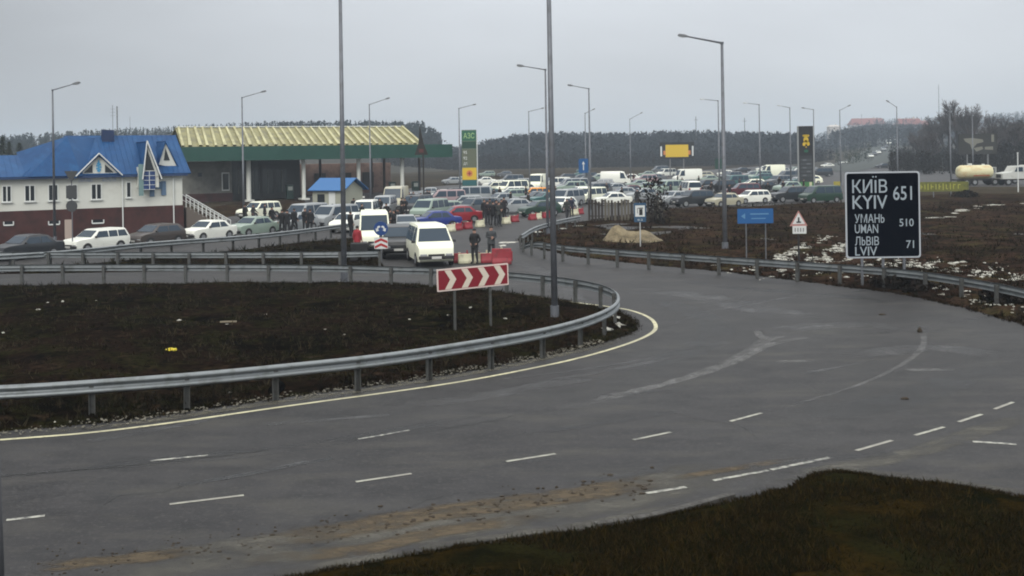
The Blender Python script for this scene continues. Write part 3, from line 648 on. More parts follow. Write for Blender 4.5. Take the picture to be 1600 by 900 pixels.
# gable above the entrance axis
def gable(pxl, pxr, pxp, pyp, v0, zb, name='gable', win=None):
    a, b, c = fx(pxl), fx(pxr), (fx(pxl) + fx(pxr)) / 2; zp = fz(pxp, pyp, v0)
    m = MB(); m.xprism([(a + .12, zb), (b - .12, zb), (c, zp - .16)], v0, v0 + 2.5); g_ = m.build(name, M_PLAS, house)
    o_ = .16; rr = roofp([[(a - .1, v0 - .25, zb - .12), (c, v0 - .25, zp), (c, v0 + 3.1, zp), (a - .1, v0 + 3.1, zb - .12)], [(c, v0 - .25, zp), (b + .1, v0 - .25, zb - .12), (b + .1, v0 + 3.1, zb - .12), (c, v0 + 3.1, zp)]], 'gable_roof')
    t = MB()
    for q in (a, b): t.tube((q + (.0 if q == a else 0), v0 - .28, zb - .02), (c, v0 - .28, zp + .02), .055, n=4)
    t.build('gable_trim', M_TRIM, g_); return g_, a, b, c, zp
g1, a, b, c, zp = gable(117, 190, 150, 240, -.3, ZE - .15)
t = MB(); zq = ZE - .0
for s_, e_ in ((-1, a), (1, b)):
    x0 = c + s_ * .42; x1_ = c + s_ * (b - a) * .32; h_ = (zp - zq) * (1 - abs(x0 - c) / ((b - a) / 2)) - .34
    t.xprism([(x0, zq + .05), (x1_, zq + .05), (x0, zq + .05 + h_ * .85)], -.325, -.29)
t.build('window', M_GLASS, g1)
t = MB()
for k in range(9):
    an = 2 * math.pi * k / 9; t.box((c + .13 * math.cos(an), -.325, zq + .45 + .3 * math.sin(an)), (.10, .04, .13))
t.box((c, -.325, zq + .45), (.10, .045, .5)); t.tube((c, -.33, zq + .75), (c, -.33, zq + .95), .05, n=6); t.build('emblem', M_LTBL, g1)
for x in (c - .85, c + .75): m = MB(); m.box((x, -.015, ZE - .45), (.95, .05, .28)); m.build('sign_panel', mat('pale_blue_letters', (.38, .43, .52), .7, n=[(9, (.62, .64, .62), .5, .52, (1, 1, 2))]), house)
def window(px0, px1, py0, py1, n=2, v=0.0):
    a_, b_ = fx(px0), fx(px1); zt, zb = fz((px0 + px1) / 2, py0), fz((px0 + px1) / 2, py1); cx, cz = (a_ + b_) / 2, (zt + zb) / 2; w_, h_ = b_ - a_, zt - zb
    fr = MB(); t_ = .06
    for z_ in (zt - t_ / 2, zb + t_ / 2): fr.box((cx, v - .03, z_), (w_, .07, t_))
    for x_ in [a_ + t_ / 2, b_ - t_ / 2] + ([cx] if n == 2 else []): fr.box((x_, v - .03, cz), (t_ * (1.3 if x_ == cx else 1), .07, h_ - 2 * t_))
    wd = fr.build('window', M_TRIM, house); pn = MB()
    pn.box((cx, v - .012, cz), (w_ - .06, .03, h_ - .06)); pn.build('pane', M_GLASS, wd)
    sl = MB(); sl.box((cx, v - .07, zb - .03), (w_ + .14, .16, .04)); sl.build('sill', M_TRIM, wd)
for q in [(3, 18, 290, 316), (38, 55, 289, 315), (75, 91, 288, 314), (105, 121, 288, 313), (142, 159, 287, 312), (197, 205, 284, 309, 1)]: window(*q)
for q in [(5, 20, 347, 352), (75, 92, 345, 351), (143, 161, 342, 349)]: # plinth lights
    a_, b_ = fx(q[0]), fx(q[1]); zt, zb = fz(q[0], q[2] - 4), fz(q[0], q[3]); m = MB(); m.box(((a_ + b_) / 2, -.08, zb), (b_ - a_, .08, .09)); m.box((a_, -.08, zb + .12), (.07, .08, .25)); m.box((b_, -.08, zb + .12), (.07, .08, .25)); wd = m.build('plinth_window', M_TRIM, house)
    m = MB(); m.box(((a_ + b_) / 2, -.066, zb + .15), (b_ - a_ - .06, .03, .22)); m.build('pane', M_GLASS, wd)
m = MB(); a_, b_ = fx(100), fx(111); m.box(((a_ + b_) / 2, -.09, fz(105, 358)), (b_ - a_, .06, 1.35)); m.build('door', mat('pinkish_door', (.42, .34, .29), .7), house)
m = MB(); x = fx(191); m.tube((x, -.12, 0), (x, -.12, ZE - .3), .045, n=6); x = fx(270.5); m.tube((x, -.12, .5), (x, -.12, ZE - .3), .045, n=6); m.build('drain_pipe', M_TRIM, house)
# tower bay
a_, b_ = fx(214), fx(246); c_ = fx(229, -.6, 222); zt = fz(229, 220, -.6); m = MB()
m.box(((a_ + b_) / 2, -.3, ZE - .35), (b_ - a_, .62, 1.5)); m.build('bay', M_PLAS, house)
m = MB(); ml, mr_ = fx(222), fx(243)
m.xprism([(ml, ZE - .3), (mr_ + .12, ZE - .3), (c_, zt - .1)], -.66, 1.4); tw = m.build('tower_gable', M_PLAS, house)
roofp([[(ml - .12, -.8, ZE - .5), (c_, -.8, zt), (c_, 3.2, zt), (ml - .12, 3.2, ZE - .5)], [(c_, -.8, zt), (mr_ + .35, -.8, ZE - .5), (mr_ + .35, 3.2, ZE - .5), (c_, 3.2, zt)]], 'tower_roof', th=.07)
m = MB(); m.tube((ml - .1, -.83, ZE - .5), (c_, -.83, zt), .05, n=4); m.tube((mr_ + .3, -.83, ZE - .5), (c_, -.83, zt), .06, n=4); m.build('gable_trim', M_TRIM, tw)
m = MB(); m.xprism([(ml + .12, ZE + .15), (mr_ - .2, ZE + .15), (c_ + .0, zt - .55)], -.70, -.665); m.build('window', M_GLASS, tw)
m = MB(); z0 = fz(232, 296, -.6); m.box(((ml + fx(240)) / 2, -.64, (z0 + ZE + .1) / 2), (fx(240) - ml, .06, ZE + .1 - z0)); bw = m.build('window', mat('blue_glazing', (.02, .045, .14), .2, n=[(3, (.12, .2, .36), .55, .7, O1)]), tw)
m = MB()
for k in range(5): m.box(((ml + fx(240)) / 2, -.68, z0 + (ZE + .1 - z0) * k / 4), (fx(240) - ml, .03, .03))
m.box(((ml + fx(240)) / 2, -.68, (z0 + ZE + .1) / 2), (.035, .03, ZE + .1 - z0)); m.build('frame', M_TRIM, bw)
m = MB(); xx = fx(218); m.box((xx, -.66, (fz(218, 255) + fz(218, 307)) / 2), (.34, .06, fz(218, 258) - fz(218, 307))); m.build('window', mat('pale_teal_glass', (.16, .25, .25), .2), tw)
for q in ((237.5, 282, 307), (255.5, 283, 305), (247, 284, 295)):
    m = MB(); m.box((fx(q[0]), -.05, (fz(q[0], q[1]) + fz(q[0], q[2])) / 2), (.34 if q[0] != 247 else .6, .06, fz(q[0], q[1]) - fz(q[0], q[2]))); m.build('sign_panel', mat('faded_blue', (.10, .17, .27), .6), house)
# small dormer on the right end
a_, b_, zt = fx(250), fx(268), fz(256, 220, 1.0); c_ = fx(257, .6, 222)
m = MB(); m.xprism([(a_, ZE + .55), (b_ + .55, ZE + .25), (c_, zt - .1)], .4, 3.4); dm = m.build('dormer', M_PLAS, house)
roofp([[(a_ - .08, .28, ZE + .5), (c_, .28, zt), (c_, 3.4, zt), (a_ - .08, 3.4, ZE + .5)], [(c_, .28, zt), (b_ + .75, .28, ZE + .1), (b_ + .75, 3.4, ZE + .1), (c_, 3.4, zt)]], 'dormer_roof', th=.06)
m = MB(); m.xprism([(c_ - .12, ZE + .85), (c_ + .32, ZE + .85), (c_ + .02, zt - .55)], .36, .395); m.build('window', M_GLASS, dm)
m = MB(); x = fx(167, 4, 205); m.box((x, xm - .5, ZR - .1), (.85, .6, 1.0)); ch = m.build('chimney', mat('dark_blue_sheet', (.012, .03, .085), .5), roof)
m = MB(); x = fx(184, 4, 200); m.tube((x, xm, ZR - .4), (x, xm, fz(184, 166, 4)), .05, n=6); m.build('flue', mat('flue_steel', (.2, .21, .22), .4), roof)
m = MB(); x = fx(177, 4, 200); m.tube((x, xm, ZR - .4), (x, xm, fz(177, 164, 4)), .018, n=5)
for z in (.3, .55, .8): m.tube((x - .18, xm, fz(177, 164, 4) - z), (x + .18, xm, fz(177, 164, 4) - z), .01, n=4)
x = fx(204, 4, 200); m.tube((x, xm, ZR - .4), (x, xm, fz(204, 182, 4)), .012, n=5); m.build('aerial', M_GALV, roof)
# outside stair with white railing
m = MB(); x0, x1s = .3, 3.6
for k in range(11): m.box((x0 + .3 * k + .15, .9, (ZB - .2) * (1 - k / 11) / 2), (.3, 1.5, (ZB - .2) * (1 - k / 11)))
st = m.build('stair', mat('stair_concrete', (.12, .10, .085), .9), house)
m = MB()
for yv in (.18, 1.6):
    m.tube((x0, yv, ZB + .75), (x1s, yv, .95), .04, n=5); m.tube((x0, yv, ZB + .35), (x1s, yv, .55), .025, n=5)
    for k in range(12): xx = x0 + (x1s - x0) * k / 11; zz = (ZB - .2) * (1 - k / 11); m.tube((xx, yv, zz), (xx, yv, zz + .98), .03, n=4)
m.build('railing', M_TRIM, st)

# ================================================================ filling station
M_CREAM = mat('cream_sheet', (.24, .225, .10), .6, n=[(.8, (.16, .15, .08), .45, .6, O1)]); M_GREEN = mat('green_fascia', (.005, .050, .036), .5, n=[(.4, (.010, .065, .048), .4, .7, O1)])
M_DKW = mat('store_wall', (.20, .20, .175), .8, n=[(.6, (.09, .085, .08), .4, .7, O1)]); M_PINK = mat('pink_brick', (.20, .13, .105), .85, n=[(1.2, (.13, .085, .07), .45, .65, O1)])
YL, YR_ = 135.0, 152.0
PL = Vector((ray(283, 240)[0] * YL, YL)); PR = Vector((ray(707, 240)[0] * YR_, YR_)); fd = (PR - PL); FL = fd.length; fa = math.atan2(fd.y, fd.x); fd = fd / FL
stn = empty('filling_station', (PL.x, PL.y, 0), fa, 'filling station with green fascia, cream ribbed roof and store beneath', 'filling station')
def sx(px, v=0.0, py=250):
    k = ray(px, py)[0]; n = Vector((-fd.y, fd.x)) * v; o = PL + n; return (k * o.y - o.x) / (fd.x - k * fd.y)
Z0, Z1 = 5.35, 7.15; D_ = 17.0
m = MB(); m.box((FL / 2, .15, (Z0 + Z1) / 2), (FL, .3, Z1 - Z0)); m.box((FL / 2, D_ - .15, (Z0 + Z1) / 2), (FL, .3, Z1 - Z0)); m.box((.15, D_ / 2, (Z0 + Z1) / 2), (.3, D_ - .6, Z1 - Z0)); m.box((FL - .15, D_ / 2, (Z0 + Z1) / 2), (.3, D_ - .6, Z1 - Z0)); m.build('fascia', M_GREEN, stn)
m = MB(); m.box((FL / 2, D_ / 2, Z0 + .25), (FL - .62, D_ - .62, .12)); m.build('soffit', mat('soffit', (.09, .09, .09), .8), stn)
m = MB(); m.box((FL / 2, D_ / 2, Z1 - .12), (FL - .62, D_ - .62, .1)); m.build('deck', M_DKW, stn)
xe = sx(660); ZT = 9.75
def slab(m, P, th):
    P = [Vector(p) for p in P]; n = (P[1] - P[0]).cross(P[2] - P[0]).normalized(); k = len(P)
    m.add(P + [p - n * th for p in P], [tuple(range(k)), tuple(range(2 * k - 1, k - 1, -1))] + [(i, (i + 1) % k, k + (i + 1) % k, k + i) for i in range(k)])
m = MB(); slab(m, [(.1, .1, Z1 + .02), (xe, .1, Z1 + .02), (xe - .15, 6.5, ZT), (.5, 6.5, ZT)], .12); slab(m, [(xe, 13, Z1 + .02), (.1, 13, Z1 + .02), (.5, 6.5, ZT), (xe - .15, 6.5, ZT)], .12)
slab(m, [(xe, .1, Z1 + .02), (xe, 13, Z1 + .02), (xe - .15, 6.5, ZT)], .12); rf = m.build('roof', M_CREAM, stn)
m = MB(); nrib = 30
for i in range(nrib + 1):
    t = i / nrib; p = Vector((.15 + (xe - .2) * t, .06, Z1 + .06)); q = Vector((.95 + (xe - 1.3) * t, 6.5, ZT + .05)); p.x += random.uniform(-.12, .12); q.x += random.uniform(-.12, .12); m.tube(p, q, .22 + .1 * random.random(), .12 + .1 * random.random(), 4, caps=False)
m.build('roof_rib', mat('cream_rib', (.46, .44, .24), .5, n=[(.5, (.30, .28, .14), .42, .6, O1)]), rf)
m = MB(); m.box((xe / 2, 6.5, ZT + .1), (xe - 1.2, .35, .12)); m.build('ridge_cap', M_TRIM, rf)
M_COL = mat('white_column', (.62, .63, .58), .7)
for px, py in ((388, 307), (474, 313), (560, 300), (628, 293)):
    v = 2.0 if px > 400 else 2.5; x = sx(px, v); m = MB(); m.tube((x, v, 0), (x, v, Z0 + .2), .26 if px != 388 else .3, n=12); m.box((x, v, .12), (1.1, 1.6, .24)); m.build('column', M_COL, stn)
for px in (500, 580, 600, 655):
    v = 13.; x = sx(px, v); m = MB(); m.tube((x, v, 0), (x, v, Z0 + .2), .2, n=8); m.build('column', mat('dark_column', (.06, .05, .045), .8), stn)
# store under the canopy
x0, x1_ = 1.0, sx(362, 6); m = MB(); m.box(((x0 + x1_) / 2, 9.5, 3.2), (x1_ - x0, 7, 4.2)); st = m.build('store_wall', M_DKW, stn)
m = MB(); m.box(((x0 + x1_) / 2, 9.5, .55), (x1_ - x0 + .1, 7.1, 1.1)); m.build('store_plinth', M_BRICK, stn)
m = MB(); m.box((sx(352, 5.95), 5.95, 2.6), (1.0, .1, 2.4)); wd = m.build('window', M_TRIM, stn); m = MB(); m.box((sx(352, 5.95), 5.88, 2.6), (.75, .06, 2.1)); m.build('pane', M_GLASS, wd)
m = MB(); m.box((sx(312, 5.95), 5.95, 3.6), (.5, .1, .5)); m.build('window', M_GLASS, stn)
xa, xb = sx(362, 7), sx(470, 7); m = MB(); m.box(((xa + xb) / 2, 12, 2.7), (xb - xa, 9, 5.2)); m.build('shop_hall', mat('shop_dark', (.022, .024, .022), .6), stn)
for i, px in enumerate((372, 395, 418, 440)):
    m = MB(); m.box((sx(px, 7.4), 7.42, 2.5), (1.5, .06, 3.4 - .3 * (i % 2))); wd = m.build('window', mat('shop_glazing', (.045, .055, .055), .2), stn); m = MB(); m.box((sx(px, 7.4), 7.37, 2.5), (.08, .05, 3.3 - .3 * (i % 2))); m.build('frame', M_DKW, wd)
xa, xb = sx(470, 20), sx(612, 20); m = MB(); m.box(((xa + xb) / 2, 22, 2.3), (xb - xa, 3, 4.6)); m.build('rear_wall', M_PINK, stn)
for px in (500, 540, 575): m = MB(); m.box((sx(px, 20.3), 20.42, 2.0), (1.8, .1, 2.4)); m.build('rear_door', mat('dark_door', (.02, .018, .018), .6), stn)
# pumps
for px in (452, 521, 612, 648):
    v = 4.0; x = sx(px, v); p = PL + fd * x + Vector((-fd.y, fd.x)) * v
    r_ = empty('fuel_pump', (p.x, p.y, .02), fa, {452: 'dark fuel pump left of the blue-roofed kiosk', 521: 'fuel pump behind the blue-roofed kiosk', 612: 'dark fuel pump between the thin right canopy columns', 648: 'dark fuel pump at the right end of the canopy'}[px], 'fuel pump', 'fuel pumps under the green canopy')
    m = MB(); m.box((0, 0, 1.0), (.9, .55, 2.0)); m.build('cabinet', mat('pump_green', (.01, .03, .025), .4), r_, bevel=.04)
    m = MB(); m.box((0, -.29, 1.5), (.6, .04, .5)); m.build('display', mat('pump_display', (.3, .32, .3), .4), r_); m = MB(); m.tube((.5, 0, .6), (.5, 0, 1.6), .04, n=6); m.tube((.5, 0, 1.6), (.35, 0, 1.9), .03, n=6); m.build('hose', mat('rubber', (.012, .012, .012), .7), r_)
# ================================================================ kiosk with blue roof
kc = at(528, 330, 112); kc.z = 0
ka = R(-28); kio = empty('kiosk', (kc.x, kc.y, .02), ka, 'small cream kiosk with a bright blue gable roof behind the parked cars', 'kiosk')
m = MB(); m.yprism([(-1.7, 0), (1.7, 0), (1.7, 2.35), (0, 3.25), (-1.7, 2.35)], -1.9, 1.9, M=Matrix.Rotation(0, 4, 'Z')); m.build('wall', mat('cream_panel', (.36, .37, .30), .8, n=[(.8, (.30, .30, .25), .45, .7, O1)]), kio)
m = MB(); slab(m, [(-2.2, -2.1, 2.18), (2.4, -2.1, 2.18), (2.4, 0, 3.4), (-2.2, 0, 3.4)], -.08); slab(m, [(2.4, 2.1, 2.18), (-2.2, 2.1, 2.18), (-2.2, 0, 3.4), (2.4, 0, 3.4)], -.08); m.build('roof', mat('bright_blue_roof', (.018, .12, .32), .5), kio)
m = MB(); m.box((.6, -1.72, 1.1), (.8, .06, 2.0)); m.build('door', M_TRIM, kio); m = MB(); m.box((-.8, -1.72, 1.45), (.9, .06, .8)); m.build('window', M_GLASS, kio)

# ================================================================ pylons, billboards and signs
M_WH = mat('white_film', (.62, .64, .63), .5); M_BK = mat('black_film', (.010, .011, .013), .45); M_YE = mat('yellow_film', (.62, .42, .02), .5); M_OR = mat('orange_film', (.55, .19, .05), .5)
M_RED = mat('red_film', (.22, .012, .018), .5); M_NAVY = mat('navy_film', (.0015, .0025, .006), .8, spec=0.0); M_SB = mat('sign_blue', (.012, .085, .24), .45); M_GRY = mat('sign_back', (.16, .165, .17), .6)
M_PR = mat('pylon_green', (.010, .10, .055), .45); M_PR2 = mat('pylon_dark_green', (.006, .045, .030), .45)
def flat(root, m_, x, z, w_, h_, y=-.06, name='panel', d=.02, bevel=0):
    m = MB(); m.box((x, y, z), (w_, d, h_)); return m.build(name, m_, root, bevel=bevel)
# green pylon
Yp = 150; pb = at(734, 291, Yp); S = F / Yp; r_ = empty('price_pylon', (pb.x, pb.y, 0), 0, 'narrow green price pylon of the filling station with yellow and orange panel', 'price pylon')
W_ = 23 / S; zt = H + ray(733, 203)[1] * Yp; m = MB(); m.box((0, 0, zt / 2), (W_, .35, zt)); m.build('body', mat('pylon_grey_green', (.12, .16, .11), .6), r_)
m = MB(); m.box((W_ / 2 + .08, 0, zt / 2 - .3), (.1, .3, zt - .6)); m.build('side_post', M_WH, r_)
def zz(px, py): return H + ray(px, py)[1] * Yp
def band(p0, p1, m_, nm, x=0, w_=None, y=-.19): z1, z0 = zz(733, p0), zz(733, p1); return flat(r_, m_, x, (z0 + z1) / 2, w_ or W_ * .96, z1 - z0 - .02, y, nm)
tp = band(204, 220, M_PR, 'logo_panel'); text_mesh('lettering', 'АЗС', .75, 1.5, mat('lime_film', (.40, .58, .25), .5), tp, (0, -.215, (zz(733, 212))))
band(221, 232, M_PR2, 'panel'); band(262, 281, M_YE, 'logo_panel'); band(281, 290, mat('teal_film', (.01, .09, .10), .5), 'panel')
pr = band(233, 261, mat('price_panel', (.10, .115, .075), .6), 'price_panel')
for i, t in enumerate(('95', '92', 'ДП')): text_mesh('lettering', t, .42, .5, M_WH, pr, (-.55, -.215, zz(733, 238 + i * 9)))
m = MB(); m.tube((0, -.2, zz(733, 271)), (0, -.225, zz(733, 271)), .45, n=16); m.build('emblem', M_OR, r_)
m = MB(); m.box((0, -.23, zz(733, 271)), (.16, .02, .5)); m.box((0, -.235, zz(733, 271)), (.5, .02, .14)); m.build('emblem', M_RED, r_)
# black pylon
Yp = 150; r_ = empty('price_pylon', (at(1260, 308, Yp).x, Yp, 0), 0, 'black price pylon with a yellow emblem and dark price rows on the right', 'price pylon')
W_ = 22 / (F / Yp); zt = zz(1260, 197); m = MB(); m.box((0, 0, zt / 2), (W_, .4, zt)); m.build('body', mat('pylon_black', (.022, .026, .03), .5), r_)
m = MB(); m.box((-W_ / 2 - .09, 0, zt / 2), (.12, .42, zt)); m.box((W_ / 2 + .09, 0, zt / 2), (.12, .42, zt)); m.build('side_post', mat('pylon_steel', (.30, .31, .31), .5), r_)
def bd2(p0, p1, m_, nm, y=-.215, x=0, w_=None): z1, z0 = zz(1260, p0), zz(1260, p1); return flat(r_, m_, x, (z0 + z1) / 2, w_ or W_ * .95, z1 - z0 - .02, y, nm)
bd2(197, 243, M_BK, 'logo_panel'); m = MB()
cz = zz(1260, 219); 
for (x, z, a_, b_) in [(0, .55, .34, .22), (-.28, .62, .18, .14), (.3, .62, .18, .14), (0, 0.05, .36, .38), (-.28, -.55, .2, .26), (.3, -.5, .2, .28), (0, -.25, .22, .3), (0, -.95, .08, .10)]:
    m.add([(x + a_ * math.cos(t * math.pi / 6), -.245, cz + z + b_ * math.sin(t * math.pi / 6)) for t in range(12)] + [(x + a_ * math.cos(t * math.pi / 6), -.232, cz + z + b_ * math.sin(t * math.pi / 6)) for t in range(12)], [tuple(range(12)), tuple(range(23, 11, -1))] + [(i, (i + 1) % 12, 12 + (i + 1) % 12, 12 + i) for i in range(12)])
m.build('emblem', M_YE, r_)
m = MB(); m.add([(.32 * math.cos(t), -.245, zz(1260, 236) + .2 * math.sin(t)) for t in [i * .628 for i in range(10)]], [tuple(range(10))]); m.build('emblem', M_PR, r_)
for i in range(5):
    z_ = zz(1260, 250 + i * 6); flat(r_, mat('price_row', (.045, .05, .055), .5), 0, z_, W_ * .8, .34, -.215, 'price_row')
    flat(r_, mat('price_digits', (.12, .13, .14), .5), .3 if i % 2 else -.25, z_, .5, .16, -.235, 'price_digits')
bd2(284, 300, mat('pylon_base_green', (.035, .16, .04), .5), 'base_panel'); flat(r_, mat('pale_yellow_film', (.5, .5, .32), .5), .55, zz(1260, 289), .35, .8, -.24, 'base_mark')
# yellow billboard
Yp = 240; r_ = empty('billboard', (at(1058, 268, Yp).x, Yp, 0), 0, 'yellow billboard in a dark frame before the far woodland', 'billboard'); S = F / Yp
z1, z0 = zz(1058, 222), zz(1058, 248); W_ = 54 / S; m = MB(); m.box((0, 0, (z0 + z1) / 2), (W_, .4, z1 - z0)); m.build('frame', M_BK, r_, bevel=.02)
flat(r_, M_YE, 0, (z0 + z1) / 2 - .1, W_ * .66, (z1 - z0) * .74, -.22, 'poster'); 
for s_ in (-1, 1): flat(r_, M_WH, s_ * W_ * .455, (z0 + z1) / 2 - .15, .35, (z1 - z0) * .6, -.22, 'side_strip'); flat(r_, M_OR, s_ * W_ * .36, (z0 + z1) / 2 - .5, .5, .9, -.24, 'poster_mark')
m = MB(); m.tube((-1.5, .1, 0), (-1.5, .1, z0 + .2), .13); m.tube((1.5, .1, 0), (1.5, .1, z0 + .2), .13); m.build('leg', M_GRY, r_)
# dark billboard on the right
Yp = 210; r_ = empty('billboard', (at(1528, 268, Yp).x, Yp, 0), 0, 'dark billboard with a torn pale poster above the white tanker', 'billboard'); S = F / Yp
z1, z0 = zz(1528, 209), zz(1528, 241); W_ = 60 / S; m = MB(); m.box((0, 0, (z0 + z1) / 2), (W_, .4, z1 - z0)); m.build('frame', mat('billboard_dark', (.022, .022, .02), .8), r_)
rnd = random.Random(3); m = MB()
m.face([(-2.8, -.22, z1 - .9), (-1.1, -.22, z1 - .8), (.9, -.22, z1 - 1.1), (1.1, -.22, z1 - 1.6), (-.2, -.22, z1 - 1.9), (-1.2, -.22, z1 - 3.0), (-1.5, -.22, z1 - 2.0), (-2.4, -.22, z1 - 1.5)])
m.face([(-.9, -.22, z0 + 1.2), (.8, -.22, z0 + 1.5), (1.0, -.22, z0 + 1.0), (-.3, -.22, z0 + .5)]); m.face([(1.3, -.22, z0 + 1.4), (2.9, -.22, z0 + 1.5), (2.9, -.22, z0 + .8), (1.3, -.22, z0 + .9)]); m.face([(2.6, -.22, z1 - .2), (3.1, -.22, z1 - .2), (3.1, -.22, z1 - 1.6), (2.6, -.22, z1 - 1.6)])
m.build('poster', mat('torn_paper', (.17, .17, .14), .9), r_); m = MB(); m.tube((-2, .1, 0), (-2, .1, z0), .15); m.tube((2, .1, 0), (2, .1, z0), .15); m.build('leg', M_GRY, r_)

# big direction board
bp_ = at(1381, 450, 44.5); Yp = 44.5; r_ = empty('direction_board', (bp_.x, Yp, 0), 0, 'large navy town sign with white border listing КИЇВ KYIV 651 behind the right guard rail', 'road sign')
r_.rotation_euler = (0, 0, R(-2)); S = F / Yp
W_ = 115.5 / S; Z1_, Z0_ = zz(1381, 268), zz(1381, 403); Hh = Z1_ - Z0_
def bx(px): return (px - 1380.8) / S
def bz(py): return zz(1380.8, py)
def rrect(w_, h_, r, k=5):
    out = []
    for cx, cy, a0 in ((w_ / 2 - r, h_ / 2 - r, 0), (-w_ / 2 + r, h_ / 2 - r, 90), (-w_ / 2 + r, -h_ / 2 + r, 180), (w_ / 2 - r, -h_ / 2 + r, 270)):
        for i in range(k + 1): t = R(a0 + 90 * i / k); out.append((cx + r * math.cos(t), cy + r * math.sin(t)))
    return out
LEAN = Matrix.Rotation(-.018, 4, 'Y')
def plate(root, w_, h_, r, m_, y, x=0, z=0, name='panel', d=.01, M=None):
    m = MB(); Mx = (M or Matrix()) @ Matrix.Translation((x, y, z)); m.xprism(rrect(w_, h_, r), 0, d, M=Mx); return m.build(name, m_, root)
zc = (Z0_ + Z1_) / 2
bd = plate(r_, W_, Hh, .12, mat('sign_white_border', (.40, .43, .47), .5), -.02, 0, zc, 'border', .03); fc = plate(r_, W_ - .13, Hh - .13, .09, M_NAVY, -.032, 0, zc, 'face', .012)
M_LT = mat('sign_lettering', (.30, .35, .39), .5)
for (t, xa, xb, ya, yb) in [('КИIВ', 1334, 1388, 280, 301), ('KYIV', 1334, 1388, 305, 326), ('651', 1397, 1426, 291, 313), ('УМАНb', 1337, 1383, 334, 348), ('UMAN', 1337, 1373, 350, 364), ('ЛbВIВ', 1337, 1374, 369, 383), ('LVIV', 1337, 1371, 385, 399), ('510', 1406, 1428, 342, 354), ('71', 1416, 1428, 376, 388)]:
    text_mesh('lettering', t, (yb - ya) / S, (xb - xa) / S, M_LT, fc, (bx((xa + xb) / 2), -.036, bz((ya + yb) / 2)), bold=0.006)
m = MB()
for dx in (-2.2, 2.2): m.tube((bx(1368.5 + dx), -.041, bz(276)), (bx(1368.5 + dx), -.035, bz(276)), .035, n=8)
m.build('lettering', M_LT, fc)
for x in (-.85, .0, .85):
    m = MB(); m.box((x, .06, (Z1_ - .3) / 2), (.09, .09, Z1_ - .3)); m.build('leg', M_GALV, r_)
m = MB(); 
for z in (Z0_ + .5, Z1_ - .6): m.box((0, .0, z) if 0 else (0, .012 + .005, z), (W_ * .85, .02, .06))
m.build('cross_rail', M_GALV, r_)

# chevron board
pa, pb = gp(706, 527), gp(767, 505); Yp = 34.6; a_ = at(682, 420, 34.2); b_ = at(793.5, 412, 35.4); c_ = (a_ + b_) / 2; dd = b_ - a_; Wc = math.hypot(dd.x, dd.y)
r_ = empty('chevron_sign', (c_.x, c_.y, 0), math.atan2(dd.y, dd.x), 'red and white chevron board pointing right on two legs in the island verge', 'road sign')
hC = 34.5 / (F / 34.8); zC = c_.z - hC / 2 + .0; tilt = Matrix.Translation((0, 0, zC)) @ Matrix.Rotation(-.020, 4, 'Y')
plate(r_, Wc, hC, .03, mat('chevron_white', (.66, .55, .50), .5), -.03, 0, 0, 'border', .03, tilt); plate(r_, Wc - .09, hC - .09, .02, mat('chevron_red', (.20, .008, .018), .45), -.036, 0, 0, 'face', .008, tilt)
m = MB(); hw = hC / 2 - .055; n_ = 4; pitch = (Wc - .12) / 4.15
for i in range(n_):
    x = -Wc / 2 + .26 + i * pitch; t_ = .215
    f = [(x, hw), (x + t_, hw), (x + t_ + .19, 0), (x + t_, -hw), (x, -hw), (x + .19, 0)]
    m.xprism(f, -.043, -.0365, M=tilt)
m.build('chevron', mat('chevron_stripe', (.62, .55, .46), .5), r_)
for px, L_ in ((706, 0), (768, 0)):
    x = (px - 737.5) / (F / 34.8); m = MB(); m.box((x, .03, (zC + .1) / 2 - .1), (.07, .06, zC + .3)); m.build('leg', M_POSTG, r_)

# blue arrow sign with small chevron panel
Yp = 58; r_ = empty('road_sign', (at(596, 412, Yp).x, Yp, 0), 0, 'round blue two-way arrow sign over a small red and white chevron panel', 'road sign'); S = F / Yp
def disc(root, x, z, rad, y, m_, d=.01, n=28, name='disc'):
    m = MB(); m.xprism([(x + rad * math.cos(2 * math.pi * i / n), z + rad * math.sin(2 * math.pi * i / n)) for i in range(n)], y, y + d); return m.build(name, m_, root)
zc = zz(595, 357); disc(r_, 0, zc, .375, -.03, mat('arrow_blue', (.008, .045, .18), .4), .02, name='disc')
m = MB()
for s_ in (-1, 1):
    P = [(s_ * .03, .12), (s_ * .10, .15), (s_ * .17, .12), (s_ * .22, -.02), (s_ * .28, .03), (s_ * .25, -.17), (s_ * .09, -.10), (s_ * .15, -.05), (s_ * .11, .05), (s_ * .03, .06)]
    m.xprism([(x, zc + z) for x, z in P], -.038, -.0305)
m.build('arrow', M_WH, r_)
zc = zz(596, 380); pn = plate(r_, .72, .60, .02, M_WH, -.03, 0, zc, 'chevron_panel', .02); m = MB()
for i in range(2):
    z = zc - .24 + i * .27; m.xprism([(-.34, z - .04), (-.34, z + .09), (0, z + .25), (.34, z + .09), (.34, z - .04), (0, z + .11)], -.038, -.0305)
m.build('chevron', mat('chevron_red2', (.36, .02, .02), .5), pn)
m = MB(); m.tube((0, .03, -.1), (0, .03, zz(595, 346)), .035, n=8); m.build('pole', M_GALV, r_)

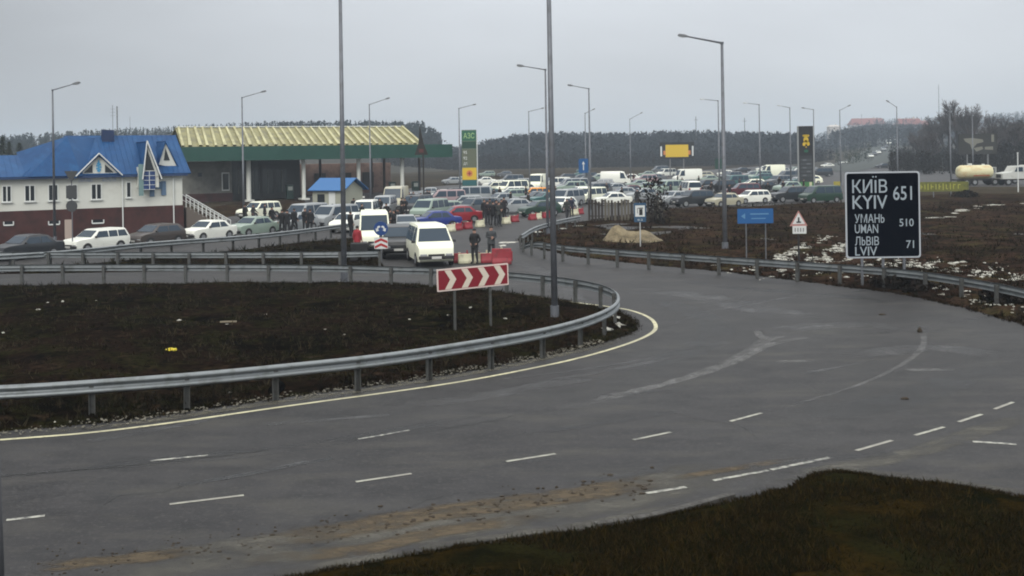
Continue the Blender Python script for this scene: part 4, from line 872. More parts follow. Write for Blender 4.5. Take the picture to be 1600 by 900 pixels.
# blue arrow plate by the car park
Yp = 100; r_ = empty('road_sign', (at(915, 345, Yp).x, Yp, 0), 0, 'small blue one-way arrow sign on a tall post above the parked cars', 'road sign'); S = F / Yp
plate(r_, 15 / S, 22 / S, .06, M_SB, -.03, -.12, zz(914, 259), 'panel', .02); m = MB(); zc = zz(914, 259); m.xprism([(-.16, zc - .4), (-.08, zc - .4), (-.08, zc + .15), (.03, zc + .15), (-.12, zc + .42), (-.27, zc + .15), (-.16, zc + .15)], -.038, -.0305); m.build('arrow', M_WH, r_)
m = MB(); m.tube((.3, .03, 0), (.3, .03, zz(914, 248)), .05, n=8); m.build('pole', M_GALV, r_)
# fuel sign
p = gp(1000, 388); Yp = p.y; S = F / Yp; r_ = empty('road_sign', (p.x, Yp, 0), 0, 'blue fuel sign with a black pump on white, in front of the sand heap', 'road sign')
z1, z0 = zz(1001, 317), zz(1001, 347); plate(r_, 19 / S, z1 - z0, .04, mat('fuel_blue', (.02, .07, .14), .5), -.03, .03, (z0 + z1) / 2, 'panel', .02)
zq = z1 - .48; flat(r_, M_WH, .03, zq, 15 / S, .66, -.036, 'white_field', .01); m = MB(); m.box((.08, -.046, zq - .06), (.20, .008, .36)); m.box((.08, -.046, zq + .17), (.26, .008, .06)); m.box((-.12, -.046, zq + .02), (.03, .008, .3)); m.box((-.06, -.046, zq + .17), (.12, .008, .03)); m.build('pump_symbol', M_BK, r_)
text_mesh('lettering', '0,2', .12, .3, M_WH, r_, (.03, -.036, z0 + .13)); m = MB(); m.tube((.03, .03, -.1), (.03, .03, z1), .035, n=8); m.build('pole', mat('pale_pole', (.42, .43, .43), .5), r_)
# blue guide sign
p = gp(1183, 420); Yp = p.y + 1; S = F / Yp; r_ = empty('road_sign', (at(1181, 400, Yp).x, Yp, 0), 0, 'wide blue direction sign on two thin posts on the brown bank', 'road sign')
z1, z0 = zz(1181, 326), zz(1181, 349); W_ = 56 / S; fc = plate(r_, W_, z1 - z0, .03, mat('guide_blue', (.012, .09, .26), .45), -.03, 0, (z0 + z1) / 2, 'panel', .02); 
m = MB(); zc = (z0 + z1) / 2; m.box((.2, -.034, zc + .1), (.9, .006, .06)); m.box((.15, -.034, zc - .12), (.7, .006, .05)); m.xprism([(-.7, zc), (-.5, zc + .14), (-.5, zc - .14)], -.037, -.031); m.build('lettering', mat('dim_white', (.10, .24, .42), .5), fc)
for x in (-.45, .5): m = MB(); m.tube((x, .03, -.1), (x, .03, z1 - .1), .03, n=8); m.build('leg', M_GALV, r_)
# triangular warning sign with plate
p = gp(1249, 436); Yp = p.y; S = F / Yp; r_ = empty('road_sign', (p.x, Yp, 0), 0, 'triangular warning sign over a white plate, left of the big town sign', 'road sign')
zc = zz(1249, 342); hh = .42
def tri(s): return [(-.5 * s, -.4 * s), (.5 * s, -.4 * s), (0, .47 * s)]
m = MB(); m.xprism([(x, zc + z) for x, z in tri(.78)], -.03, -.01); m.build('triangle', mat('faded_red', (.42, .20, .18), .5), r_); m = MB(); m.xprism([(x, zc + z) for x, z in tri(.56)], -.038, -.0305); m.build('triangle_face', M_WH, r_)
m = MB(); m.box((0, -.045, zc - .03), (.07, .008, .2)); m.box((.0, -.045, zc - .14), (.2, .008, .06)); m.build('symbol', M_BK, r_)
pn = flat(r_, M_WH, .03, zz(1249, 359), .6, .34, -.03, 'plate', .02); m = MB()
for i in range(4): m.box((-.16 + i * .12, -.043, zz(1249, 359)), (.05, .006, .17))
m.build('plate_mark', mat('grey_mark', (.2, .2, .2), .6), pn)
m = MB(); m.tube((.0, .03, -.1), (.0, .03, zz(1249, 334)), .04, n=8); m.build('pole', mat('dark_pole', (.02, .02, .022), .6), r_)
# signs seen from behind in front of the house
Yp = 66; r_ = empty('road_sign', (at(113, 385, Yp).x, Yp, 0), 0, 'three road sign plates seen from behind on one post before the white house', 'road sign'); S = F / Yp
M_BACK = mat('plate_back', (.045, .048, .052), .7)
disc(r_, 0, zz(114, 322), 9 / S, 0, M_BACK, name='round_plate'); plate(r_, 17 / S, 20 / S, .03, M_BACK, 0, 0, zz(114, 300), 'square_plate', .012)
m = MB(); zc = zz(114, 276); q = 11 / S; m.xprism([(-q, zc + q * .8), (q, zc + q * .8), (0, zc - q * .9)], 0, .012); m.build('triangle_plate', M_BACK, r_)
m = MB(); m.tube((0, .04, -.1), (0, .04, zz(114, 266)), .035, n=8); m.build('pole', M_GALV, r_)
# tall mast with dark triangular plate by the canopy end
Yp = 118; r_ = empty('road_sign', (at(660, 305, Yp).x, Yp, 0), 0, 'dark triangular plate with dull red centre on a tall mast at the canopy end', 'road sign'); S = F / Yp
za, zb = zz(658, 197), zz(658, 242); m = MB(); m.xprism([(-.78, zb), (.68, zb), (.22, zb + 1.25), (-.12, za - .2), (-.2, za - .2), (-.34, zb + 1.25)], -.05, .05); m.build('plate', mat('mast_dark', (.018, .016, .014), .8), r_)
m = MB(); m.box((-.05, -.06, zb + .45), (.5, .02, .4)); m.build('plate_centre', mat('dull_red', (.09, .02, .018), .7), r_); m = MB(); m.tube((.15, .06, 0), (.15, .06, zb + .5), .09, n=8); m.tube((-.12, .06, zb), (-.16, .06, za), .05, n=6); m.build('mast', MATS['mast_dark'], r_)
# yellow banner behind the town board
p0, p1 = gp(1436, 312), gp(1521, 312); Yp = p0.y; S = F / Yp; r_ = empty('banner', ((p0.x + p1.x) / 2, Yp, 0), 0, 'long yellow green banner with yellow letters to the right of the big town sign', 'banner')
z1, z0 = zz(1478, 284), zz(1478, 299); W_ = 82 / S; flat(r_, mat('olive_banner', (.13, .135, .02), .7, n=[(1.2, (.08, .085, .02), .45, .65, O1)]), 0, (z0 + z1) / 2, W_, z1 - z0, 0, 'cloth', .04)
rnd = random.Random(8); m = MB(); x = -W_ * .47
while x < W_ * .36:
    w_ = rnd.choice((.12, .22, .3)); h_ = (z1 - z0) * rnd.uniform(.45, .7); m.box((x, -.03, (z0 + z1) / 2), (.09, .02, h_)); 
    if w_ > .2: m.box((x + w_ * .4, -.03, (z0 + z1) / 2 + rnd.choice((-.25, .2, 0))), (w_ * .8, .02, .1))
    x += w_ + .22
m.build('lettering', mat('banner_letters', (.34, .34, .06), .6), r_)
for x in (-W_ / 2, -W_ / 6, W_ / 6, W_ / 2): m = MB(); m.tube((x, .06, 0), (x, .06, z1), .05, n=6); m.build('post', M_GALV, r_)
Yp = 125; r_ = empty('marker_board', (at(1308, 315, Yp).x, Yp, 0), 0, 'small yellow upright board just left of the big town sign', 'sign'); flat(r_, mat('dull_yellow', (.30, .26, .04), .6), 0, zz(1308, 291), .75, 1.1, 0, 'board', .05); m = MB(); m.box((0, .05, .7), (.1, .06, 2.2)); m.build('leg', M_GRY, r_)
Yp = 190; r_ = empty('road_sign', (at(1124, 290, Yp).x, Yp, 0), 0, 'dark green panel sign left of the tallest lamp among far cars', 'road sign'); flat(r_, M_PR2, 0, zz(1124, 256), 1.4, 1.8, 0, 'panel', .06); m = MB(); m.tube((0, .08, 0), (0, .08, zz(1124, 250)), .06, n=6); m.build('pole', M_GRY, r_)
# pale post at the far right
p = gp(1591, 300); Yp = p.y; r_ = empty('marker_post', (p.x, Yp, 0), 0, 'pale thin post standing in front of the white lorry at the right edge', 'post'); m = MB(); m.tube((0, 0, 0), (0, 0, zz(1591, 240)), .07, n=8); m.build('tube', M_WH, r_); m = MB(); m.tube((0, 0, zz(1591, 240)), (0, 0, zz(1591, 238)), .1, n=8); m.build('cap', M_WH, r_)

# ================================================================ iron fence and hedge by the car park
fa_, fb = gp(922, 347), gp(1036, 347); r_ = empty('picket_fence', ((fa_.x + fb.x) / 2, fa_.y, 0), math.atan2((fb - fa_).y, (fb - fa_).x), 'dark picket fence with pale pickets between the car park and the sand heap', 'fence')
Lf = (fb - fa_).length; M_FD = mat('fence_dark', (.03, .024, .02), .8); M_FP = mat('fence_pale', (.10, .09, .07), .8)
for z in (.45, 1.5): m = MB(); m.box((0, 0, z), (Lf, .06, .08)); m.build('rail', M_FD, r_)
rnd = random.Random(5); n_ = int(Lf / .26)
for i in range(n_ + 1):
    x = -Lf / 2 + Lf * i / n_; hh = 1.75 + rnd.uniform(-.12, .12); m = MB(); m.box((x, -.05, hh / 2), (.17, .04, hh)); m.build('picket', M_FP if rnd.random() < .3 else M_FD, r_)
# ================================================================ red and white road barriers
M_BR = mat('barrier_red', (.24, .014, .024), .6, n=[(3, (.12, .02, .022), .5, .7, O1)]); M_BW = mat('barrier_white', (.55, .53, .38), .6, n=[(3, (.26, .24, .18), .5, .7, O1)])
def barrier(px, py, red, rz, label, L_=1.2, hh=.8):
    p = gp(px, py); r_ = empty('road_barrier', (p.x, p.y, .02), rz, label, 'road barrier', 'plastic road barriers')
    m = MB(); m.yprism([(-.24, 0), (.24, 0), (.24, .14), (.13, .30), (.10, hh), (-.10, hh), (-.13, .30), (-.24, .14)], -L_ / 2, L_ / 2); m.build('shell', M_BR if red else M_BW, r_, bevel=.03)
    m = MB(); m.tube((0, 0, hh), (0, 0, hh + .04), .06, n=10); m.build('filler_cap', M_BW if red else M_BR, r_)
    m = MB(); m.box((L_ / 2 + .03, 0, .4), (.06, .08, .5)); m.build('coupling', M_BR if red else M_BW, r_)
for a in [(718, 411, 1, .1, 'red road barrier beside the right side of the front white van'), (731, 412, 0, .1, 'white road barrier behind the man in black'), (749, 411, 0, .3, 'white road barrier between the two standing men'), (766, 411, 1, .1, 'low red road barrier at the feet of the man in grey'), (784, 413, 1, .05, 'tall red road barrier above the right end of the chevron board')]:
    barrier(*a, hh=.8 if a[0] == 784 else .5, L_=.75 if a[0] in (718, 749) else 1.0)
nm = ['first', 'second', 'third', 'fourth', 'fifth', 'sixth', 'seventh', 'eighth', 'ninth', 'tenth', 'eleventh']
for i, (px, py, rd) in enumerate([(704, 362, 0), (715, 360, 1), (731, 358, 1), (750, 355, 0), (791, 350, 0), (804, 347, 1), (832, 344, 1), (840, 343, 0), (853, 341, 1), (898, 336, 0), (906, 335, 1)]):
    barrier(px, py, rd, R(35), '%s road barrier, %s plastic, counted from the left in the far row along the road' % (nm[i], 'red' if rd else 'white'), L_=.68, hh=.52)
# ================================================================ vehicles
M_PAINT = mat('car_paint', (.5, .5, .5), .28, objcol=True, spec=.5, n=[(1.6, (.10, .095, .085), .62, 1.1, O1)])
M_CG = mat('car_glass', (.020, .038, .060), .14, spec=.4); M_TY = mat('tyre', (.015, .015, .016), .85); M_RIM = mat('wheel_rim', (.30, .31, .32), .4, metal=.5)
M_HL = mat('headlight', (.30, .31, .32), .1); M_TL = mat('taillight', (.25, .012, .012), .3); M_PLT = mat('number_plate', (.55, .55, .52), .5); M_BP = mat('black_trim', (.022, .022, .024), .6)
def car_kind(name, L_, W, HH, prof, belt, glass, side, wheels, clear=.2, wr=.30, tumble=.80, bus=False, trim=True):
    """prof: outline of the side view from the tail over the roof to the nose; glass: profile indices of rear window and windscreen; side: list of side windows (x0bottom,x1bottom,x0top,x1top)"""
    root = empty(name, (0, 0, 0)); zr = max(z for x, z in prof)
    def wt(z): return W / 2 * (1 if z <= belt else 1 - (1 - tumble) * (z - belt) / (zr - belt))
    tops = {}; xs = [p[0] for p in prof]
    body = MB(); rings = []
    pr = [p for p in prof]
    for (x, z) in pr:
        t = abs(x) / (L_ / 2); k = 1 - .10 * max(0, (t - .80) / .2) ** 1.5; zb = min(belt, z - .02); z0 = clear + (.10 if t > .93 else 0); zm = min((z0 + zb) / 2 + .05, z - .03); z0 = min(z0, zm - .03)
        ht = wt(z) * (.93 if z <= belt + .03 else .965)
        rings.append([(x, -ht * k, z), (x, -wt(max(zb, z - .07)) * k, max(zb, z - .07) if z > belt + .1 else zb), (x, -W / 2 * k, min(zb, belt)), (x, -W / 2 * k * 1.01, zm), (x, -W / 2 * .95 * k, z0), (x, W / 2 * .95 * k, z0), (x, W / 2 * k * 1.01, zm), (x, W / 2 * k, min(zb, belt)), (x, wt(max(zb, z - .07)) * k, max(zb, z - .07) if z > belt + .1 else zb), (x, ht * k, z)])
    vs = [p for r in rings for p in r]; n = 10; fs = []
    for i in range(len(rings) - 1):
        for j in range(n): a, b = i * n + j, i * n + (j + 1) % n; fs.append((a, a + n, b + n, b))
    fs += [tuple(range(n)), tuple(range((len(rings) - 1) * n, len(rings) * n))[::-1]]
    body.add(vs, fs); bo = body.build('body', M_PAINT, root, bevel=.03)
    # windows stand a few millimetres proud of the shell
    def pane(nm, i0, i1, tb=.08, tt=.06, par=root):
        (xa, za), (xb, zb_) = pr[i0], pr[i1]; A = Vector((xa, 0, za)); B = Vector((xb, 0, zb_)); d = B - A; nrm = Vector((-d.z, 0, d.x)).normalized() 
        if nrm.z < 0: nrm = -nrm
        lo, hi = (A, B) if za < zb_ else (B, A); d = hi - lo; a = lo + d * tb; b = hi - d * tt; off = nrm * .014
        wa, wb = wt(a.z) * .90, wt(b.z) * .90; m = MB()
        P = [Vector((a.x, -wa, a.z)), Vector((a.x, wa, a.z)), Vector((b.x, wb, b.z)), Vector((b.x, -wb, b.z))]; P = [p + off for p in P]; Q = [p - off * 1.6 for p in P]
        m.add(P + Q, [(0, 1, 2, 3), (7, 6, 5, 4), (0, 4, 5, 1), (1, 5, 6, 2), (2, 6, 7, 3), (3, 7, 4, 0)]); return m.build(nm, M_CG, par)
    if glass[0]: pane('rear_window', *glass[0])
    pane('windscreen', *glass[1])
    for s_ in (-1, 1):
        for (a0, a1, b0, b1) in side:
            zb_, zt = belt + .03, zr - .13; m = MB()
            P = [Vector((a0, s_ * (wt(zb_) + .012), zb_)), Vector((a1, s_ * (wt(zb_) + .012), zb_)), Vector((b1, s_ * (wt(zt) * .985 + .012), zt)), Vector((b0, s_ * (wt(zt) * .985 + .012), zt))]; Q = [p - Vector((0, s_ * .03, 0)) for p in P]
            m.add(P + Q, [(0, 1, 2, 3), (7, 6, 5, 4), (0, 4, 5, 1), (1, 5, 6, 2), (2, 6, 7, 3), (3, 7, 4, 0)]); m.build('side_window', M_CG, root)
        for wx in wheels:
            m = MB(); y = s_ * (W / 2 - .085); m.tube((wx, y - .10, wr), (wx, y + .10, wr), wr, n=18); tw = m.build('wheel', M_TY, root, bevel=.02)
            m = MB(); m.tube((wx, y + s_ * .085, wr), (wx, y + s_ * .108, wr), wr * .62, n=14); m.tube((wx, y + s_ * .10, wr), (wx, y + s_ * .118, wr), wr * .2, n=8); m.build('rim', M_RIM, tw)
            m = MB(); na = 11; ring = []
            for q in range(na): t = math.pi * q / (na - 1); ring.append((wx + (wr + .05) * math.cos(t), wr + (wr + .05) * math.sin(t)))
            for q in range(na - 1):
                (xa, za), (xb, zb_) = ring[q], ring[q + 1]; yy = s_ * (W / 2 + .012); yi = s_ * (W / 2 - .05)
                m.add([(wx + (xa - wx) * .84, yy, wr + (za - wr) * .84), (xa, yy, za), (xb, yy, zb_), (wx + (xb - wx) * .84, yy, wr + (zb_ - wr) * .84), (wx + (xa - wx) * .84, yi, wr + (za - wr) * .84), (xa, yi, za), (xb, yi, zb_), (wx + (xb - wx) * .84, yi, wr + (zb_ - wr) * .84)], [(0, 1, 2, 3), (4, 7, 6, 5), (0, 4, 5, 1), (3, 2, 6, 7), (1, 5, 6, 2), (0, 3, 7, 4)])
            m.build('wheel_arch', M_BP, root)
        zf = pr[-2][1] - .10; zt_ = pr[1][1] - .08
        m = MB(); m.box((L_ / 2 - .035, s_ * W * .34, zf), (.10, W * .19, .13)); m.build('headlight', M_HL, root, bevel=.02)
        m = MB(); m.box((-L_ / 2 + .03, s_ * W * .38, zt_), (.09, W * .13, .17 if not bus else .35)); m.build('taillight', M_TL, root, bevel=.015)
        m = MB(); wx = side[-1][1] - .02; m.box((wx, s_ * (W / 2 + .10), belt + .09), (.10, .18, .13)); m.build('mirror', M_BP, root, bevel=.02)
    z = clear + .22; m = MB(); m.box((L_ / 2 + .01, 0, z), (.12, W * .94, .17)); m.build('bumper', M_BP if trim else M_PAINT, root, bevel=.03)
    m = MB(); m.box((-L_ / 2 - .01, 0, z), (.12, W * .94, .17)); m.build('bumper', M_BP if trim else M_PAINT, root, bevel=.03)
    m = MB(); m.box((L_ / 2 - .02, 0, pr[-2][1] - .10), (.07, W * .44, .11)); m.build('grille', M_BP, root)
    for s_ in (-1, 1): m = MB(); m.box((s_ * (L_ / 2 + .075), 0, z), (.012, .5, .12)); m.build('number_plate', M_PLT, root)
    return root
KIND = {}
KIND['sedan'] = car_kind('parked_car', 4.15, 1.64, 1.42, [(-2.075, .42), (-2.07, .80), (-2.0, .93), (-1.42, .97), (-.98, 1.36), (-.65, 1.42), (.15, 1.42), (.38, 1.37), (.98, .94), (1.7, .88), (2.0, .80), (2.075, .62), (2.075, .42)], .90, ((3, 4), (7, 8)), [(-1.15, -.42, -.85, -.42), (-.36, .72, -.36, .32)], (-1.22, 1.28))
KIND['wagon'] = car_kind('parked_car', 4.15, 1.62, 1.45, [(-2.075, .42), (-2.07, .88), (-2.0, 1.0), (-1.75, 1.40), (-1.6, 1.45), (.15, 1.45), (.38, 1.39), (.98, .94), (1.75, .88), (2.0, .80), (2.075, .62), (2.075, .42)], .90, ((2, 3), (6, 7)), [(-1.82, -1.12, -1.68, -1.12), (-1.05, -.40, -1.05, -.40), (-.33, .72, -.33, .32)], (-1.25, 1.28))
KIND['hatchback'] = car_kind('parked_car', 3.9, 1.66, 1.44, [(-1.95, .42), (-1.95, .85), (-1.88, 1.0), (-1.42, 1.38), (-1.15, 1.44), (.1, 1.44), (.35, 1.39), (1.02, .95), (1.6, .86), (1.86, .76), (1.95, .60), (1.95, .42)], .92, ((2, 3), (6, 7)), [(-1.50, -.45, -1.22, -.45), (-.38, .76, -.38, .32)], (-1.2, 1.2), trim=False)
KIND['suv'] = car_kind('parked_car', 4.4, 1.80, 1.72, [(-2.2, .55), (-2.2, 1.0), (-2.15, 1.12), (-1.95, 1.64), (-1.75, 1.72), (.2, 1.72), (.45, 1.66), (1.02, 1.12), (1.8, 1.04), (2.1, .96), (2.2, .78), (2.2, .5)], 1.08, ((2, 3), (6, 7)), [(-1.95, -1.2, -1.82, -1.2), (-1.12, -.4, -1.12, -.4), (-.32, .8, -.32, .4)], (-1.35, 1.35), clear=.32, wr=.36, tumble=.84)
KIND['minivan'] = car_kind('parked_van', 4.6, 1.82, 1.85, [(-2.3, .5), (-2.3, 1.0), (-2.24, 1.1), (-2.1, 1.78), (-1.9, 1.85), (.75, 1.85), (1.0, 1.78), (1.7, 1.08), (2.1, .98), (2.26, .86), (2.3, .62), (2.3, .45)], 1.05, ((2, 3), (6, 7)), [(-2.1, -1.2, -2.0, -1.2), (-1.1, -.1, -1.1, -.1), (0, 1.3, 0, .85)], (-1.45, 1.5), clear=.24, wr=.32, tumble=.84, bus=True)
KIND['van'] = car_kind('parked_van', 4.8, 1.92, 2.05, [(-2.4, .5), (-2.4, 1.1), (-2.36, 1.2), (-2.28, 1.95), (-2.1, 2.03), (-.4, 2.05), (.95, 2.03), (1.22, 1.93), (1.86, 1.20), (2.22, 1.08), (2.36, .94), (2.4, .70), (2.4, .46)], 1.15, ((2, 3), (7, 8)), [(-2.1, -1.0, -2.05, -1.0), (-.9, .3, -.9, .3), (.4, 1.55, .4, 1.1)], (-1.5, 1.55), clear=.26, wr=.33, tumble=.76, bus=True)
KIND['boxvan'] = car_kind('parked_van', 5.2, 2.0, 2.55, [(-2.6, .6), (-2.6, 1.3), (-2.58, 1.4), (-2.55, 2.45), (-2.4, 2.55), (1.0, 2.55), (1.5, 2.42), (2.05, 1.30), (2.4, 1.18), (2.55, 1.0), (2.6, .75), (2.6, .5)], 1.3, ((2, 3), (6, 7)), [(.8, 1.75, .8, 1.35)], (-1.6, 1.7), clear=.3, wr=.36, tumble=.92, bus=True)
for k_ in KIND.values(): k_.location = (0, 0, 0)
USED = set()
PLACED = []
def set_col(o, c):
    o.color = (*c, 1)
    for ch in o.children: set_col(ch, c)
WHITE, CREAMW, SILV, GREY, DGREY, BLACK = (.80, .81, .74), (.86, .87, .70), (.30, .32, .33), (.11, .12, .13), (.028, .031, .036), (.008, .009, .011)
RED, MAR, BLUE, GRN, TEAL, BEI, PINK, ORG, BRN, PGRN = (.26, .02, .03), (.09, .02, .03), (.02, .04, .20), (.02, .05, .035), (.05, .13, .13), (.42, .40, .30), (.33, .24, .25), (.80, .30, .01), (.06, .05, .045), (.26, .33, .28)
def car(kind, px, py, hdg, col, label, group='cars waiting and parked around the junction', skip=(), xy=None, sc=1.0):
    """hdg: direction of the nose in degrees, 0 = picture right, 270 = towards the camera"""
    src = KIND[kind]
    p = gp(px, py) if xy is None else Vector((*xy, 0))
    if kind not in USED: o = src; USED.add(kind)
    else: o = copy_tree(src, None, skip)
    o.location = (p.x, p.y, .02); o.rotation_euler = (0, 0, R(hdg)); o.scale = (sc,) * 3
    tag(o, label, {'minivan': 'van', 'van': 'van', 'boxvan': 'van'}.get(kind, 'car'), group); set_col(o, col); PLACED.append((label, p.x, p.y, hdg, kind)); return o
# the front vehicles
car('van', 672, 0, 0, CREAMW, 'white van with a raised roof nearest the camera, front facing the chevron board', xy=tuple(at(671, 400, 57.4)[:2])); VAN = PLACED[-1]
KIND['van'].rotation_euler = (0, 0, R(283))
car('boxvan', 585, 0, 278, CREAMW, 'white high-fronted van directly behind the round blue arrow sign', xy=tuple(at(585, 390, 66.5)[:2]), sc=.9)
car('suv', 624, 0, 275, BLACK, 'dark grey car squeezed between the two white vans at the front', xy=tuple(at(624, 390, 61.5)[:2]))
# queue below the white house: a line through the place, one every 4.5 m
QX, QY, QD = -25.9, 68.0, Vector((.515, .857))
hq = math.degrees(math.atan2(-QD.y, -QD.x))
for t, kd, c, lab in [(-5.0, 'sedan', DGREY, 'dark grey saloon at the very left end of the queue under the white house'), (-.2, 'wagon', WHITE, 'white estate car in front of the red plinth and pinkish door'), (4.5, 'hatchback', BRN, 'dark brown hatchback between the white estate and the white saloon'), (9.1, 'sedan', WHITE, 'white saloon at the foot of the outside stair, in the queue'), (13.4, 'sedan', PGRN, 'pale green saloon in the middle of the queue'), (17.9, 'hatchback', SILV, 'silver hatchback left of the group of men in black'), (22.5, 'minivan', SILV, 'silver minivan right of the men in black, in the queue')]:
    car(kd, 0, 0, hq, c, lab, xy=(QX + QD.x * t, QY + QD.y * t), sc=.97)
car('suv', 405, 343, 235, CREAMW, 'white jeep parked before the dark shop hall', sc=.95)
L_ = [
 ('minivan', 478, 352, 240, SILV, 'silver minivan left of the kiosk wall'), ('hatchback', 545, 362, 250, WHITE, 'white hatchback in front of the kiosk, left of the high-fronted van'), 
 ('minivan', 572, 345, 270, WHITE, 'white minivan peeking over the left roof of the high-fronted van'), ('minivan', 601, 335, 270, SILV, 'silver minivan peeking over the right roof of the high-fronted van'),
 ('boxvan', 619, 329, 262, BEI, 'beige van with yellowish roof above the dark grey car'), ('wagon', 636, 320, 350, WHITE, 'white-roofed estate car standing side-on under the canopy end'),
 ('sedan', 633, 366, 280, SILV, 'silver saloon just behind the roof of the nearest white van'),  ('sedan', 679, 358, 200, BLUE, 'dark blue saloon just behind the nearest white van'),
 ('minivan', 672, 343, 250, PGRN, 'pale green minivan with a raked windscreen behind the blue saloon'), ('sedan', 700, 337, 200, PGRN, None),
 ('sedan', 716, 348, 195, RED, 'red saloon side-on behind the row of road barriers'), ('suv', 741, 338, 215, GREY, 'grey jeep between the red saloon and the crowd'), ('minivan', 697, 322, 190, PINK, 'pinkish minivan behind the red saloon'),
 ('hatchback', 690, 314, 180, WHITE, None), ('suv', 708, 316, 200, DGREY, None), ('van', 737, 318, 190, SILV, 'silver van below the green price pylon'), ('sedan', 765, 312, 195, TEAL, 'teal saloon right of the green price pylon'), 
 ('sedan', 760, 331, 200, GREY, None), ('wagon', 726, 327, 190, SILV, None), ('sedan', 642, 317, 185, GREY, None), ('minivan', 652, 334, 250, DGREY, None), ('sedan', 670, 309, 180, SILV, None),
 ('sedan', 782, 321, 205, SILV, None), ('van', 801, 304, 215, CREAMW, 'white van with yellowish roof left of the orange car'), ('wagon', 833, 311, 190, ORG, 'bright orange car, only its roof clear of the others'), ('boxvan', 841, 297, 250, CREAMW, 'white tall van behind the orange car'),
 ('sedan', 805, 333, 205, SILV, 'silver saloon right of the crowd'), ('hatchback', 843, 338, 205, GRN, 'dark green hatchback behind the far road barriers'), ('wagon', 800, 314, 200, PGRN, None), ('sedan', 839, 318, 200, GREY, None), ('sedan', 852, 320, 210, TEAL, None),
 ('minivan', 886, 322, 230, SILV, None), ('hatchback', 878, 331, 235, WHITE, 'white hatchback right of the thick lamp column'), ('van', 895, 300, 195, SILV, 'silver long-roofed van behind the blue arrow sign post'), ('minivan', 922, 318, 232, CREAMW, 'white van with yellow-lit roof below the blue arrow sign'), ('sedan', 957, 321, 190, WHITE, 'white saloon just behind the picket fence'),
 ('sedan', 905, 313, 200, PGRN, None), ('suv', 930, 306, 200, GREY, None), ('hatchback', 914, 288, 190, DGREY, None), ('boxvan', 962, 291, 355, WHITE, 'large white lorry-like van behind the picket fence'), ('wagon', 940, 293, 180, SILV, None), ('sedan', 975, 310, 190, SILV, None), ('sedan', 962, 301, 195, DGREY, None), ('sedan', 985, 306, 185, MAR, 'maroon saloon left of the dark bush'),
 ('hatchback', 1003, 313, 200, SILV, None), ('suv', 1008, 288, 185, PINK, None), ('sedan', 1010, 300, 190, PGRN, None), ('sedan', 985, 283, 180, WHITE, None), ('suv', 880, 292, 190, BLACK, None),
 ('minivan', 1045, 303, 215, PGRN, 'pale green van right of the dark bush'), ('hatchback', 1052, 319, 225, SILV, 'silver hatchback at the edge of the bank right of the fence'), ('van', 1078, 308, 92, WHITE, 'white van showing its two dark rear windows'), ('suv', 1083, 323, 200, DGREY, 'dark grey rounded car on the edge of the brown bank'), ('sedan', 1132, 323, 215, BEI, 'beige car left of the tallest lamp, hood towards the camera'),
 ('boxvan', 1074, 286, 195, WHITE, 'white lorry-like van under the yellow billboard'), ('hatchback', 1040, 295, 185, SILV, None), ('sedan', 1025, 283, 180, GREY, None), ('suv', 1103, 300, 200, BLACK, None), ('suv', 1124, 301, 195, BLACK, 'black jeep left of the tallest lamp'), ('sedan', 1107, 286, 190, PGRN, None), ('hatchback', 1100, 279, 180, BEI, None),
 ('suv', 1160, 308, 185, MAR, 'maroon car hidden behind the white estate on the bank'), ('wagon', 1174, 318, 197, WHITE, 'white estate car side-on above the wide blue direction sign'), ('minivan', 1148, 292, 200, TEAL, None), ('hatchback', 1176, 295, 190, CREAMW, 'cream hatchback in the far rows right of the tallest lamp'), ('sedan', 1150, 280, 180, PINK, None), ('sedan', 1175, 278, 180, SILV, None), ('wagon', 1190, 283, 190, TEAL, None), ('sedan', 1135, 276, 180, WHITE, None),
 ('boxvan', 1207, 276, 190, CREAMW, 'large white van in the far row left of the black price pylon'), ('suv', 1216, 291, 205, GREY, 'grey jeep below the large far white van'), ('sedan', 1194, 299, 200, DGREY, None), ('suv', 1234, 316, 195, DGREY, 'dark grey car nose to tail behind the white estate on the bank'), ('minivan', 1232, 282, 190, GREY, None), ('hatchback', 1230, 300, 205, PGRN, None), ('hatchback', 1245, 291, 200, SILV, None), ('sedan', 1224, 271, 185, SILV, None),
 ('minivan', 1282, 317, 200, GRN, 'dark green car with sloping hood left of the big town sign'), ('sedan', 1245, 273, 180, WHITE, None), ('sedan', 1160, 270, 180, DGREY, None), ('sedan', 1193, 268, 180, WHITE, None),
 ('sedan', 1293, 262, 200, WHITE, None), ('wagon', 1316, 260, 190, WHITE, None), ('sedan', 1330, 259, 200, GREY, None), ('hatchback', 1345, 257, 190, WHITE, None), ('sedan', 1304, 254, 190, SILV, None), ('sedan', 1380, 263, 180, DGREY, None),
 ('sedan', 1062, 274, 180, SILV, None), ('sedan', 1012, 277, 180, PGRN, None), ('wagon', 1047, 275, 180, DGREY, None), ('sedan', 960, 281, 180, SILV, None), ('hatchback', 935, 283, 190, PGRN, None), ('sedan', 906, 284, 185, GREY, None),
]
CN = {WHITE: 'white', CREAMW: 'cream white', SILV: 'silver', GREY: 'grey', DGREY: 'dark grey', BLACK: 'black', RED: 'red', MAR: 'maroon', BLUE: 'dark blue', GRN: 'dark green', TEAL: 'teal', BEI: 'beige', PINK: 'pinkish', BRN: 'brown', PGRN: 'pale green'}
KN = {'sedan': 'saloon', 'wagon': 'estate car', 'hatchback': 'hatchback', 'suv': 'jeep', 'minivan': 'minivan', 'van': 'van', 'boxvan': 'tall van'}
